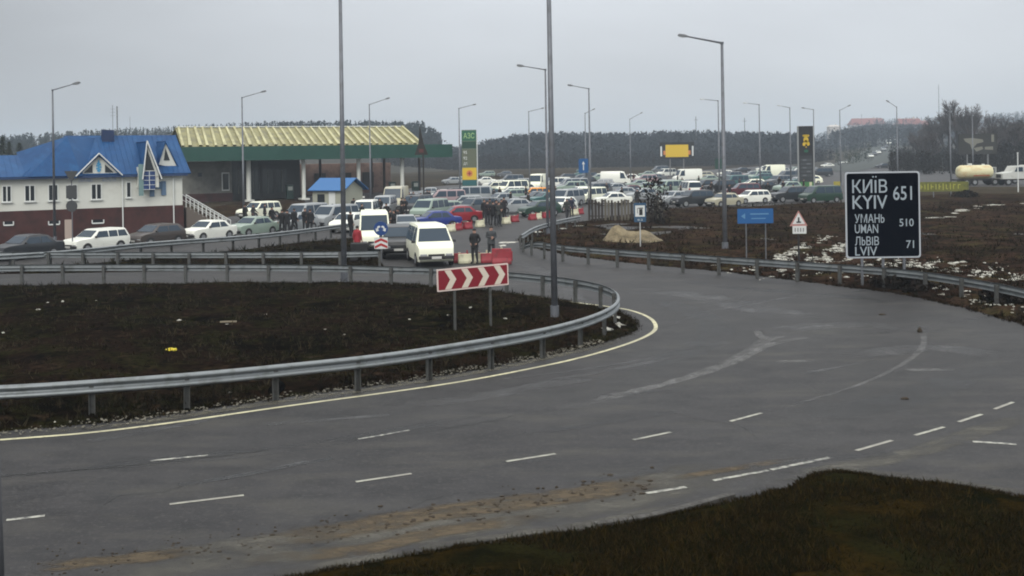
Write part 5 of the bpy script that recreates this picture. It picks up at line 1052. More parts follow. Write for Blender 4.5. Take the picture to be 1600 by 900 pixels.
LM = [(655, 'behind the nearest white van'), (735, 'near the foot of the green price pylon'), (775, 'behind the crowd in dark clothes'), (856, 'around the orange car'), (905, 'right of the thick lamp column'), (960, 'around the blue arrow sign post'), (1030, 'behind the picket fence and the dark bush'), (1095, 'below the yellow billboard'), (1145, 'near the tallest lamp'), (1210, 'in the rows above the white estate'), (1262, 'left of the black price pylon'), (1500, 'on the road leading up the hill')]
seen = {}; ROWS = []
for i, (kd, px, py, h_, c, lab) in enumerate(L_):
    if lab is None:
        lm = next(t for x, t in LM if px < x); lab = '%s %s %s' % (CN[c], KN[kd], lm); far = ', in the farthest row' if py < 286 else ', in the middle rows' if py < 308 else ', in the near rows'
        lab += far if px < 1262 else ''
        while lab in seen: seen[lab] += 1; lab += ', further %s' % ('right' if px > seen.get('x' + lab, 0) else 'left')
    seen[lab] = 1; ROWS.append((lab, px, py)); car(kd, px, py, h_ + random.uniform(-5, 5), c, lab, skip=() if py > 300 else ('wheel_arch', 'number_plate'), sc=.97)
# ---------------------------------------------------------------- tanker and lorry on the right
def wheel(root, x, y, r=.5, w=.28):
    m = MB(); m.tube((x, y - w / 2, r), (x, y + w / 2, r), r, n=16); t = m.build('wheel', M_TY, root); m = MB(); s_ = 1 if y > 0 else -1; m.tube((x, y + s_ * (w / 2 - .03), r), (x, y + s_ * (w / 2 + .02), r), r * .55, n=12); m.build('rim', M_RIM, t)
Yt = 158
def lorry(px, tank, label, flip=1):
    X = at(px, 280, Yt).x; r_ = empty('lorry', (X, Yt, .02), R(4), label, 'lorry'); 
    for x in ((-1.8, -.6, 2.4) if tank else (-2.4, 1.9)):
        for y in (-.95, .95): wheel(r_, x, y)
    m = MB(); m.box((0, 0, .85), (6.6 if tank else 6.4, .9, .25)); m.build('chassis', M_BP, r_)
    return r_
t_ = lorry(1524, True, 'pale yellow round tank trailer parked left of the white lorry cab'); t_.name = 'tank_trailer'; t_['category'] = 'trailer'
m = MB(); prof = [(-2.75, .2), (-2.72, .55), (-2.55, .88), (-2.2, 1.06), (2.0, 1.06), (2.3, .88), (2.42, .55), (2.45, .2)]; n = 20; vs = []; fs = []
for x, rr in prof: vs += [(x, rr * math.cos(2 * math.pi * i / n), 1.95 + rr * .95 * math.sin(2 * math.pi * i / n)) for i in range(n)]
for k in range(len(prof) - 1):
    for i in range(n): fs.append((k * n + i, k * n + (i + 1) % n, (k + 1) * n + (i + 1) % n, (k + 1) * n + i))
fs += [tuple(range(n)), tuple(range((len(prof) - 1) * n, len(prof) * n))]
m.add(vs, fs); tk = m.build('tank', mat('tank_cream', (.62, .58, .36), .45, n=[(.7, (.50, .34, .16), .5, .72, (1, 1, 3))]), t_, smooth=False, bevel=0)
for p in tk.data.polygons: p.use_smooth = True
m = MB(); m.box((.4, -1.06, 1.45), (2.4, .05, .18)); m.build('stripe', mat('rust_stripe', (.25, .08, .03), .6), tk); m = MB(); m.tube((-.8, 0, 2.95), (-.8, 0, 3.2), .3, n=12); m.tube((1.2, 0, 2.95), (1.2, 0, 3.12), .2, n=12); m.build('hatch', M_TRIM, tk)
l_ = empty('lorry', (at(1592, 280, Yt).x, Yt - 1, .02), R(4), 'white lorry with open side window standing right of the tank trailer', 'lorry')
for x in (-2.6, 2.3):
    for y in (-.95, .95): wheel(l_, x, y)
m = MB(); m.box((0, 0, .85), (7, .9, .25)); m.build('chassis', M_BP, l_)
m = MB(); m.xprism([(-3.5, .9), (-3.5, 1.75), (-2.1, 1.95), (-1.6, 2.75), (.2, 2.8), (.2, .9)], -1.15, 1.15); cb = m.build('cab', mat('lorry_white', (.50, .51, .48), .5, n=[(1, (.38, .38, .35), .5, .7, O1)]), l_, bevel=.05)
m = MB(); m.xprism([(-1.75, 1.95), (-1.4, 2.6), (-.5, 2.6), (-.5, 1.95)], -1.165, -1.14); m.build('side_window', M_CG, cb); m = MB(); m.box((-3.5, 0, 1.35), (.06, 1.3, .5)); m.build('grille', M_BP, cb)
m = MB(); m.box((1.95, 0, 2.0), (3.4, 2.35, 1.8)); m.build('cargo_box', MATS['lorry_white'], l_, bevel=.03)
l2 = empty('lorry', (at(1562, 278, Yt + 5).x, Yt + 5, .02), R(3), 'grey flatbed lorry half hidden between the tank trailer and the white lorry', 'lorry')
for x in (-1.6, 1.8):
    for y in (-.95, .95): wheel(l2, x, y)
m = MB(); m.box((0, 0, .85), (5.2, .9, .25)); m.build('chassis', M_BP, l2); m = MB(); m.xprism([(-2.6, .9), (-2.6, 1.8), (-2.2, 2.5), (-1.0, 2.55), (-1.0, .9)], -1.1, 1.1); m.build('cab', mat('lorry_grey', (.25, .26, .25), .5), l2, bevel=.05); m = MB(); m.box((.9, 0, 1.3), (3.4, 2.3, .5)); m.build('flatbed', M_BP, l2)
m = MB(); m.xprism([(-2.3, 1.75), (-2.05, 2.35), (-1.35, 2.4), (-1.35, 1.75)], -1.115, -1.09); m.build('side_window', M_CG, l2)

# ================================================================ people
M_SK = mat('skin', (.34, .20, .15), .6); M_JK = mat('jacket', (.02, .02, .02), .85, objcol=True); M_TR = mat('trousers', (.018, .019, .023), .85, n=[(8, (.03, .03, .034), .5, .7, O1)]); M_SH = mat('shoes', (.010, .010, .010), .5); M_HAIR = mat('dark_hair', (.018, .013, .010), .8); M_CAP = mat('knit_cap', (.014, .014, .016), .9)
def figure(name, arms, legs, lean=0):
    J = {'pel': ((0, 0, .95), .15), 'wa': ((0, .0, 1.10), .145), 'ch': ((0, .01, 1.32), .175), 'up': ((0, .01, 1.44), .13), 'nk': ((0, 0, 1.53), .062), 'hd': ((0, -.02, 1.62), .085), 'tp': ((0, -.015, 1.70), .085)}
    E = [('pel', 'wa'), ('wa', 'ch'), ('ch', 'up'), ('up', 'nk'), ('nk', 'hd'), ('hd', 'tp')]
    for i, s in enumerate((-1, 1)):
        sh, el, wr = arms[i]; k = str(i)
        J['sh' + k] = ((s * .19, 0, 1.44), .085); J['el' + k] = (el, .062); J['wr' + k] = (wr, .042); E += [('up', 'sh' + k), ('sh' + k, 'el' + k), ('el' + k, 'wr' + k)]
        kn, an = legs[i]; J['hp' + k] = ((s * .10, 0, .88), .115); J['kn' + k] = (kn, .075); J['an' + k] = (an, .05); J['to' + k] = ((an[0] + s * .03, an[1] - .17, .05), .045); E += [('pel', 'hp' + k), ('hp' + k, 'kn' + k), ('kn' + k, 'an' + k), ('an' + k, 'to' + k)]
    ks = list(J); me = bpy.data.meshes.new(name); me.from_pydata([J[k][0] for k in ks], [(ks.index(a), ks.index(b)) for a, b in E], [])
    o = bpy.data.objects.new(name, me); COL.objects.link(o); o.modifiers.new('s', 'SKIN'); 
    for v, k in zip(me.skin_vertices[0].data, ks):
        r = J[k][1]; v.radius = (r * (1.25 if k in ('wa', 'pel', 'ch') else 1), r * (.85 if k in ('wa', 'ch', 'pel') else 1)); v.use_root = (k == 'pel')
    o.modifiers.new('u', 'SUBSURF').levels = 1; dg = bpy.context.evaluated_depsgraph_get(); dg.update(); m2 = bpy.data.meshes.new_from_object(o.evaluated_get(dg)); bpy.data.objects.remove(o)
    b = MB(); b.add([tuple(v.co) for v in m2.vertices], [tuple(p.vertices) for p in m2.polygons])
    # nose, ears, and a hand with thumb and four unequal fingers at each wrist
    b.tube((0, -.10, 1.625), (0, -.125, 1.605), .010, .014, 5)
    for s in (-1, 1): b.blob((s * .086, -.005, 1.62), (.012, .022, .032), 1, 1, 0)
    for i, s in enumerate((-1, 1)):
        el, wr = Vector(arms[i][1]), Vector(arms[i][2]); d = (wr - el).normalized(); sd_ = d.orthogonal().normalized(); n_ = d.cross(sd_)
        b.tube(wr, wr + d * .09, .032, .036, 8)
        for q, ln in enumerate((.072, .08, .075, .058)):
            a = wr + d * .085 + sd_ * (q - 1.5) * .018; c = a + d * ln * .55; b.tube(a, c, .010, .009, 5); b.tube(c, c + (d + n_ * .6).normalized() * ln * .5, .009, .007, 5)
        a = wr + d * .03 + sd_ * .032; c = a + (d + sd_ * .9).normalized() * .04; b.tube(a, c, .012, .010, 5); b.tube(c, c + d * .03, .010, .008, 5)
    for fi, f in enumerate(b.f):
        zc = sum(b.v[i][2] for i in f) / len(f); xc = sum(b.v[i][0] for i in f) / len(f); hd_ = min((Vector(arms[i][2]) - Vector(b.v[f[0]])).length for i in (0, 1))
        nw = len(m2.polygons)
        b.m[fi] = 0 if zc > 1.54 or fi >= nw else (1 if zc > .86 or abs(xc) > .25 else (2 if zc > .10 else 3))
    o = b.build(name, [M_SK, M_JK, M_TR, M_SH], None); 
    for p in o.data.polygons: p.use_smooth = True
    return o
def headwear(par, kind):
    m = MB()
    if kind == 'cap': m.blob((0, -.008, 1.70), (.098, .105, .075), 2, 2, .05); o = m.build('knit_cap', M_CAP, par, smooth=True)
    else: m.blob((0, .012, 1.685), (.094, .10, .085), 3, 2, .1); o = m.build('hair', M_HAIR, par, smooth=True)
    return o
def coat(par):      # hem of the jacket, flaring over the hips
    m = MB(); n = 16; vs = []
    for z, rx, ry in ((1.18, .185, .135), (1.0, .20, .15), (.84, .215, .165)): vs += [(rx * math.cos(2 * math.pi * i / n), ry * math.sin(2 * math.pi * i / n), z) for i in range(n)]
    m.add(vs, [(k * n + i, k * n + (i + 1) % n, (k + 1) * n + (i + 1) % n, (k + 1) * n + i) for k in range(2) for i in range(n)]); return m.build('jacket_hem', M_JK, par, smooth=True)
st_legs = (((-.12, -.01, .50), (-.13, .03, .09)), ((.12, -.02, .50), (.14, .03, .09)))
P1 = figure('person', ((0, (-.30, .06, 1.19), (-.17, -.06, 1.03)), (0, (.30, .06, 1.19), (.17, -.06, 1.03))), st_legs); headwear(P1, 'cap'); coat(P1)
P2 = figure('person', ((0, (-.26, .02, 1.16), (-.27, -.05, .92)), (0, (.26, .03, 1.16), (.28, -.03, .92))), (((-.10, -.02, .50), (-.10, .03, .09)), ((.13, -.05, .51), (.17, -.04, .09)))); headwear(P2, 'hair'); coat(P2)
P3 = figure('person', ((0, (-.25, -.02, 1.20), (-.03, -.20, 1.20)), (0, (.25, -.02, 1.19), (.05, -.22, 1.14))), st_legs); headwear(P3, 'hair'); coat(P3)
P4 = figure('person', ((0, (-.24, .10, 1.18), (-.25, -.05, .96)), (0, (.24, -.10, 1.20), (.24, -.28, 1.06))), (((-.11, -.16, .53), (-.10, -.22, .09)), ((.11, .06, .50), (.11, .24, .11)))); headwear(P4, 'cap'); coat(P4)
PU = set()
def person(src, px, py, rz, col, label, sc=1.0, grp='people standing around the queue', xy=None):
    p = gp(px, py) if xy is None else Vector((*xy, 0))
    if id(src) not in PU: o = src; PU.add(id(src))
    else: o = copy_tree(src)
    o.location = (p.x, p.y, .02); o.rotation_euler = (0, 0, R(rz)); o.scale = (sc,) * 3; tag(o, label, 'person', grp); set_col(o, col); return o
BK, DG, GB_, RJ = (.008, .008, .010), (.03, .032, .03), (.045, .05, .055), (.28, .02, .03)
person(P1, 742, 413, -30, BK, 'person in black, hands on hips, standing before the white road barriers', 1.04)
person(P3, 768, 407, 10, GB_, 'person in a grey jacket with folded arms above the chevron board', 1.03)
person(P2, 559, 402, 150, RJ, 'person in a red jacket left of the high-fronted white van', 1.0)
person(P4, 425, 358, 60, BK, 'person in black walking between the silver hatchback and the white jeep')
cnt = ['leftmost', 'second', 'third', 'fourth', 'fifth', 'sixth', 'seventh', 'eighth', 'ninth', 'rightmost']
for i, (px, py) in enumerate([(441, 364), (449, 365), (460, 362), (477, 361), (485, 363)]): person([P2, P1, P4, P3, P2][i], px, py + 3, random.uniform(0, 360), BK, '%s of the five people in black beside the silver minivan of the queue' % cnt[i] if i < 4 else 'rightmost of the five people in black beside the silver minivan of the queue', 1.05)
for i, (px, py) in enumerate([(757, 349), (762, 353), (766, 348), (771, 354), (776, 351), (780, 355), (784, 349), (788, 344)]): person([P2, P3, P4, P1][i % 4], px, py, random.uniform(0, 360), [BK, (.012, .008, .012), DG][i % 3], '%s from the left in the tight dark crowd above the far road barriers' % ['first', 'second', 'third', 'fourth', 'fifth', 'sixth', 'seventh', 'eighth'][i], 1.12)
for i, (px, py) in enumerate([(604, 352), (610, 366), (616, 368), (622, 365), (594, 341), (628, 340), (633, 341)]): person([P1, P2, P3, P4][i % 4], px, py, random.uniform(0, 360), BK, ['person in black left of the beige van', 'person in black with a turned back below the beige van', 'middle person in black below the beige van', 'right-hand person in black below the beige van', 'person in black on the right of the kiosk', 'left person of the pair right of the beige van', 'right person of the pair right of the beige van'][i], 1.02)
for i, (px, py) in enumerate([(638, 333), (643, 335), (648, 332), (653, 331), (658, 328), (672, 322), (640, 326), (646, 325)]): person([P2, P1, P3, P4][i % 4], px, py, random.uniform(0, 360), BK, '%s person of the loose dark group above the roof of the nearest white van' % cnt[i], 1.0)
for i, (px, py, lab, c) in enumerate([(893, 340, 'person in dark blue beside the thick lamp column, near the white barrier', (.01, .012, .03)), (886, 343, 'person in grey just left of the person in dark blue by the thick lamp column', DG), (1240, 313, 'person in black standing left of the black price pylon', BK), (1218, 296, 'person in black beside the grey jeep below the far white van', BK), (1059, 290, 'person in black left of the white lorry-like van under the billboard', BK), (982, 288, 'person in brown behind the large white van at the fence', (.03, .015, .012)), (990, 287, 'person in dark red right of the large white van at the fence', (.04, .012, .012)), (553, 339, 'person in black at the right wall of the kiosk', BK), (566, 352, 'person in dark clothes behind the white hatchback', BK), (1183, 301, 'person in black behind the white estate', BK), (383, 352, 'dark person at the front of the white jeep', BK), (1027, 330, 'person in dark clothes left in the dark bush', DG)]): person([P2, P4, P1, P3][i % 4], px, py, random.uniform(0, 360), c, lab, 1.0)
rp = random.Random(12)
EX = [(668, 322, 'behind the nearest white van, left of the pinkish minivan'), (684, 321, 'at the tail of the pinkish minivan'), (722, 318, 'left of the foot of the green price pylon'), (772, 318, 'above the tight dark crowd'), (781, 316, 'above the right side of the tight dark crowd'), (798, 325, 'in front of the yellow-roofed van left of the orange car'), (822, 314, 'left of the orange car'), (826, 330, 'above the red barriers of the far row'), (868, 316, 'just right of the tall pole at the island tip'), (903, 306, 'left of the blue arrow sign post'), (912, 300, 'above the white van below the blue arrow sign'), (933, 316, 'right of the white van below the blue arrow sign'), (948, 306, 'behind the picket fence, left part'), (972, 318, 'behind the picket fence, middle part'), (996, 322, 'behind the picket fence, left of the dark bush'), (1016, 312, 'behind the dark bush'), (1048, 310, 'right of the dark bush'), (1064, 316, 'left of the dark grey rounded car'), (1098, 315, 'between the dark grey rounded car and the beige car'), (1112, 306, 'below the dark green panel sign'), (1140, 312, 'just right of the tallest lamp'), (1156, 300, 'above the white estate on the bank'), (1200, 308, 'right of the white estate on the bank'), (1224, 305, 'between the grey jeep and the dark grey car'), (1256, 300, 'at the foot of the black price pylon'), (1188, 288, 'left of the grey jeep below the far white van'), (1066, 296, 'left of the white van with two rear windows'), (1092, 292, 'right of the white van with two rear windows'), (628, 352, 'between the two front white vans, farther back'), (520, 352, 'in front of the left wall of the kiosk'), (500, 356, 'beside the silver minivan left of the kiosk'), (662, 343, 'left of the pale green minivan'), (548, 371, 'behind the person in the red jacket'), (396, 351, 'at the bonnet of the white jeep'), (414, 350, 'at the rear door of the white jeep')]
for i, (px, py, wh) in enumerate(EX): person([P2, P4, P1, P3][i % 4], px, py, rp.uniform(0, 360), rp.choice((BK, BK, (.014, .014, .02), (.02, .016, .014), (.035, .035, .04))), 'person in dark clothes ' + wh, rp.uniform(.97, 1.06))
# dark trailer cart beside the man in red
p = gp(562, 409); r_ = empty('cart', (p.x, p.y, .02), R(8), 'black covered handcart beside the person in the red jacket', 'cart')
m = MB(); m.box((0, 0, .62), (.95, .7, .75)); m.build('box', mat('black_tarp', (.010, .010, .011), .8), r_, bevel=.06)
for x in (-.3, .3):
    for y in (-.36, .36): m = MB(); m.tube((x, y - .04, .2), (x, y + .04, .2), .2, n=12); m.build('wheel', M_TY, r_)
m = MB(); m.tube((.45, 0, .8), (.85, 0, 1.05), .02); m.tube((.85, -.25, 1.05), (.85, .25, 1.05), .02); m.build('handle', M_GALV, r_)
# leftover kinds that were never placed
# ================================================================ far land: hills, road up the hill, woods, houses
def sstep(t): t = max(0, min(1, t)); return t * t * (3 - 2 * t)
def hillh(x, y):
    k = x / max(y, 1)
    right = sstep((k - .24) / .10) * max(0, y - 290) * .0295 * (1 - .35 * sstep((k - .42) / .2))
    side = sstep((k - .40) / .08) * sstep((y - 215) / 160) * 7.0
    left = 17.0 * sstep((y - 330) / 160) * math.exp(-(((k + .30) / .17) ** 2)) * (1 if k < -.10 else sstep((-.035 - k) / .065))
    return right + side + left + (.0 if y < 320 else .5 * noise.noise(Vector((x * .01, y * .01, 0)))) * min(1, right + left)
vs = []; fs = []; ny, nx = 66, 150
for j in range(ny):
    y = 200 + 2200 * (j / (ny - 1)) ** 1.8
    for i in range(nx): k = -.62 + 1.30 * i / (nx - 1); vs.append((k * y, y, -.25 + hillh(k * y, y) * 1.0))
for j in range(ny - 1):
    for i in range(nx - 1): a = j * nx + i; fs.append((a, a + 1, a + nx + 1, a + nx))
M_HILL = mat('hill_fields', (.036, .034, .027), .95, spec=.1, n=[(.006, (.060, .055, .042), .45, .6, (1, .4, 1)), (.02, (.035, .034, .026), .5, .7, O1)])
m = MB(); m.add(vs, fs); h_ = m.build('hills', M_HILL); h_['kind'] = 'structure'
for p in h_.data.polygons: p.use_smooth = True
def drape(name, pts, width, m_, dz=.5):
    P = smooth_open([Vector((x, y, 0)) for x, y in pts], 12); vs = []; fs = []
    for i, p in enumerate(P):
        t = (P[min(i + 1, len(P) - 1)] - P[max(i - 1, 0)]).normalized(); n_ = Vector((-t.y, t.x, 0))
        for s in (-.5, 0, .5): q = p + n_ * s * width; vs.append((q.x, q.y, max(-.25 + hillh(q.x, q.y), 0) + .12 + .0007 * (q.y - 250)))
        if i: a = 3 * (i - 1); fs += [(a, a + 3, a + 4, a + 1), (a + 1, a + 4, a + 5, a + 2)]
    me = bpy.data.meshes.new(name); me.from_pydata(vs, [], fs); me.materials.append(m_); o = bpy.data.objects.new(name, me); COL.objects.link(o); o['kind'] = 'structure'
    bm = bmesh.new(); bm.from_mesh(me)
    if sum(f.normal.z for f in bm.faces) < 0: bmesh.ops.reverse_faces(bm, faces=bm.faces)
    bm.to_mesh(me); bm.free(); return o
M_FARR = mat('far_road_surface', (.060, .068, .064), .8, spec=.1)
def kx(px, Y): return ray(px, 230)[0] * Y
drape('hill_road', [(kx(1290, 268), 268), (kx(1335, 330), 330), (kx(1372, 420), 420), (kx(1392, 560), 560), (kx(1402, 740), 740), (kx(1410, 980), 980)], 15, M_FARR, 1.0)
drape('hill_road', [(kx(1310, 300), 300), (kx(1430, 380), 380), (kx(1560, 520), 520)], 7, M_FARR, .9)
for i, (px, Y, c, kd) in enumerate([(1372, 410, WHITE, 'sedan'), (1380, 440, SILV, 'suv'), (1388, 520, WHITE, 'boxvan'), (1384, 480, DGREY, 'sedan'), (1398, 640, WHITE, 'boxvan'), (1395, 600, SILV, 'van'), (1366, 395, DGREY, 'hatchback'), (1403, 760, WHITE, 'boxvan'), (1360, 372, WHITE, 'wagon'), (1405, 850, SILV, 'boxvan')]):
    x = kx(px, Y); o = car(kd, 0, 0, 262, c, '%s far vehicle from the foot of the hill road' % ['third', 'fourth', 'sixth', 'fifth', 'eighth', 'seventh', 'second', 'ninth', 'first', 'tenth'][i], xy=(x, Y), skip=('wheel_arch', 'number_plate', 'mirror'))
    o.location.z = max(-.25 + hillh(x, Y), 0) + .12 + .0007 * (Y - 250)
# ---------------------------------------------------------------- trees
M_BARK = mat('bark', (.018, .015, .014), .95); M_TWIG = mat('twigs', (.050, .040, .038), .95)
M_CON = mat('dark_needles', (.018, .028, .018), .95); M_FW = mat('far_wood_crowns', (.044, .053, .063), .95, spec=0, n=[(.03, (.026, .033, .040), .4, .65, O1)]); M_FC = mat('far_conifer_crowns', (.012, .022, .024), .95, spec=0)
def bare_tree(x, y, z, hgt, seed, label, spread=.5, twn=6, mt=None):
    rnd = random.Random(seed); tr = MB(); cr = MB()
    def grow(p, d, L_, r, lv):
        q = p + d * L_; (tr if lv < 2 else cr).tube(p, q, r, r * .68, 6 if lv < 2 else 3, caps=False)
        if lv >= 5: 
            for _ in range(twn):
                dd = (d + Vector((rnd.gauss(0, .6), rnd.gauss(0, .6), rnd.gauss(.15, .4)))).normalized(); e_ = q + dd * L_ * .8; s_ = dd.orthogonal().normalized() * r * .9; cr.face([q - s_, q + s_, e_])
            return
        for k in range(2 if lv == 0 else rnd.choice((2, 3, 3))):
            dd = (d + Vector((rnd.gauss(0, spread), rnd.gauss(0, spread), rnd.uniform(0, .35)))).normalized(); t = rnd.uniform(.55, 1); grow(p + d * L_ * t, dd, L_ * rnd.uniform(.58, .82), r * .6, lv + 1)
        grow(q, (d + Vector((rnd.gauss(0, .15), rnd.gauss(0, .15), .1))).normalized(), L_ * .75, r * .66, lv + 1)
    root = empty('bare_tree', (x, y, z), 0, label, 'tree'); grow(Vector((0, 0, -.2)), Vector((rnd.gauss(0, .05), rnd.gauss(0, .05), 1)).normalized(), hgt * .27, hgt * .030, 0)
    tr.build('trunk', M_BARK, root, fix=False); cr.build('crown', mt or M_TWIG, root, fix=False); return root
lab = ['tallest bare tree left of the dark billboard', 'bare tree just left of the tallest bare tree', 'slim bare tree leaning out over the hill road', 'bare tree directly above the dark billboard', 'bare tree between the big town sign and the billboard', 'small bare tree on the slope above the town sign', 'bare tree right of the dark billboard', 'low bare tree at the right edge of the picture', 'bare tree behind the tank trailer', 'bare tree above the hill road bend', 'thin bare tree above the white lorry', 'bare tree at the crest of the dark slope']
for i, (px, Y, ptop) in enumerate([(1498, 300, 166), (1482, 310, 178), (1462, 330, 188), (1520, 290, 176), (1448, 260, 212), (1432, 300, 210), (1552, 270, 190), (1592, 260, 192), (1536, 240, 205), (1440, 380, 196), (1574, 280, 188), (1508, 330, 182)]):
    x = kx(px, Y); z = max(-.25 + hillh(x, Y), 0); bare_tree(x, Y, z, (at(px, ptop, Y).z - z) * 1.28, 30 + i, lab[i], .42)
def shrub(x, y, z, r, h, seed, label, m_, name='bush', cat='bush', n=260):
    rnd = random.Random(seed); b = MB(); root = empty(name, (x, y, z), 0, label, cat); s = MB()
    for k in range(9):
        a = rnd.uniform(0, 6.28); e_ = Vector((math.cos(a) * r * rnd.uniform(.3, .9), math.sin(a) * r * rnd.uniform(.3, .9), h * rnd.uniform(.6, .95))); s.tube((0, 0, -.1), e_ * .5, .03, .02, 4); s.tube(e_ * .5, e_, .02, .01, 4)
    for k in range(n):
        a, q, u = rnd.uniform(0, 6.28), math.sqrt(rnd.random()), rnd.random(); w_ = math.sin(math.pi * min(1, .12 + .85 * u)) ** .6 * (1 + .25 * math.sin(3 * a + seed))
        p = Vector((math.cos(a) * r * q * w_, math.sin(a) * r * q * w_, h * u)); sz = rnd.uniform(.06, .15) * (max(r, .7) ** .5 if h > .4 else .25)
        d1, d2 = Vector((rnd.gauss(0, 1), rnd.gauss(0, 1), rnd.gauss(0, 1))).normalized() * sz, Vector((rnd.gauss(0, 1), rnd.gauss(0, 1), rnd.gauss(0, 1))).normalized() * sz
        b.face([p - d1, p + d2, p + d1, p - d2])
    s.build('stems', M_BARK, root, fix=False); b.build('foliage', m_, root, fix=False); return root
M_BUSH = mat('dark_bush', (.010, .008, .006), .95, spec=.1, n=[(3, (.030, .022, .019), .5, .7, O1)])
p = gp(1022, 350); shrub(p.x, p.y, .05, 1.25, 3.6, 4, 'dark leafless bush at the right end of the picket fence', M_BUSH, n=380)
p = gp(1036, 352); shrub(p.x, p.y, .05, .9, 1.8, 5, 'low dark bush beside the fuel sign', M_BUSH, n=160)
p = gp(1400, 452); shrub(p.x, p.y, .05, .9, .55, 6, 'low black scrub under the big town sign at the rail', M_BUSH, n=500)
p = gp(1440, 459); shrub(p.x, p.y, .05, .7, .42, 16, 'low black scrub just right of the big town sign posts', M_BUSH, n=400)
p = gp(1570, 478); shrub(p.x, p.y, .05, .8, .55, 7, 'dark scrub behind the rail at the right edge', M_BUSH, n=500)
p = gp(1245, 768); shrub(p.x + .15, p.y + .0, .0, .30, .05, 8, 'matted dark weeds at the left corner of the near grass', M_BUSH, n=700)
p = gp(1300, 752); shrub(p.x + .1, p.y - .1, .0, .35, .06, 9, 'matted dark weeds on the top corner of the near grass', M_BUSH, n=900)
p = gp(1510, 312); shrub(p.x, p.y, .05, 1.5, .9, 12, 'dark scrub below the yellow green banner', M_BUSH, n=400)
def conifer(x, y, z, h, seed, label):
    rnd = random.Random(seed); root = empty('conifer_tree', (x, y, z), 0, label, 'tree'); t = MB(); t.tube((0, 0, -.2), (0, 0, h * .95), h * .02, .02, 6); t.build('trunk', M_BARK, root); c = MB()
    for k in range(420):
        u = rnd.random() ** .8; a = rnd.uniform(0, 6.28); rr = h * .24 * (1 - u) * (.35 + .65 * rnd.random() ** .4) + .05; p = Vector((math.cos(a) * rr, math.sin(a) * rr, h * (.12 + .86 * u) - rr * .25)); d = Vector((math.cos(a), math.sin(a), -.35)) * h * .06; s_ = Vector((-math.sin(a), math.cos(a), 0)) * h * .022
        c.face([p - d * .5 - s_, p - d * .5 + s_, p + d])
    c.build('crown', M_CON, root, fix=False); return root
for i, (px, Y, pt) in enumerate([(4, 150, 212), (14, 155, 220), (30, 160, 222), (-12, 150, 214)]): x = kx(px, Y); conifer(x, Y, 0, at(px, pt, Y).z, i, ['dark fir at the left edge behind the house roof', 'second dark fir behind the low blue wing roof', 'rightmost dark fir behind the low blue wing roof', 'dark fir cut off by the left picture edge'][i])
def wood(name, spots, m_, seed, conif=.2, label=None):
    rnd = random.Random(seed); v = []; f = []
    for (x, y, z, h) in spots:
        cf = rnd.random() < conif; w_ = h * (rnd.uniform(.20, .34) if not cf else .16); n = 34
        for k in range(n):
            u = rnd.random(); a = rnd.uniform(0, 6.28); ww = w_ * ((1 - u) if cf else math.sin(math.pi * min(.98, .15 + .8 * u)) ** .7)
            p = Vector((x + math.cos(a) * ww * rnd.random() ** .5, y + math.sin(a) * ww, z + h * (.02 + .93 * u))); s = h * (rnd.uniform(.03, .07))
            d1 = Vector((rnd.gauss(0, 1), rnd.gauss(0, .5), rnd.gauss(0, .6))).normalized() * s; d2 = Vector((rnd.gauss(0, .5), rnd.gauss(0, .5), 1 if rnd.random() < .6 else -1)).normalized() * s * 1.3
            b = len(v); v += [tuple(p - d1), tuple(p + d1), tuple(p + d2)]; f.append((b, b + 1, b + 2))
        b = len(v); r = h * .02; v += [(x - r, y, z - .3), (x + r, y, z - .3), (x, y, z + h * (1.03 if not cf else 1.06))]; f.append((b, b + 1, b + 2))
    me = bpy.data.meshes.new(name); me.from_pydata(v, [], f); me.materials.append(m_); o = bpy.data.objects.new(name, me); COL.objects.link(o); tag(o, label, None, None, 'stuff'); return o
rnd = random.Random(21); SP = []
# long wood across the plain
def prof(px): # top row of the wood in the photograph
    pts = [(620, 232), (700, 224), (740, 222), (760, 214), (800, 206), (840, 202), (900, 202), (980, 203), (1050, 200), (1120, 200), (1200, 202), (1260, 204), (1330, 214), (1400, 216), (1480, 214)]
    for (a, b), (c, d) in zip(pts[:-1], pts[1:]):
        if a <= px <= c: return b + (d - b) * (px - a) / (c - a)
    return 216
for i in range(2600):
    px = rnd.uniform(600, 1500); Y = rnd.uniform(420, 520) if rnd.random() < .7 else rnd.uniform(420, 440); x = kx(px, Y); zt = at(px, prof(px) + 3, Y).z * rnd.uniform(.80, 1.02)
    if px > 1270 and Y < 500: Y = rnd.uniform(640, 700); x = kx(px, Y); zt = at(px, 222, Y).z
    SP.append((x, Y, 0 if px < 1300 else max(0, hillh(x, Y)), max(zt, 5)))
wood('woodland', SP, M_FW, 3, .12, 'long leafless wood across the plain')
SP = [(kx(px, Y), Y, 0, rnd.uniform(3, 6.5)) for px, Y in [(rnd.uniform(600, 1300), rnd.uniform(398, 418)) for _ in range(900)]]
wood('wood_edge', SP, mat('wood_edge_shrubs', (.016, .015, .015), .95, spec=0), 13, .0, 'dark shrub belt along the foot of the far wood')
SP = []
for i in range(1900):
    px = rnd.uniform(-60, 700); Y = rnd.uniform(445, 620); x = kx(px, Y); k = x / Y; z = -.25 + hillh(x, Y)
    row = 187 + max(0, (420 - px)) * .052 if px < 655 else 187 + (px - 655) * .55
    if px > 690: continue
    zt = at(px, row + rnd.uniform(0, 14), Y).z; h = max(4, min(22, zt - z)) if Y > 470 else rnd.uniform(5, 10); SP.append((x, Y, zt - h if zt - h < z + 4 else z, h))
wood('pine_forest', SP, M_FC, 5, .8, 'pine forest on the low hill behind the canopy')
SP = []
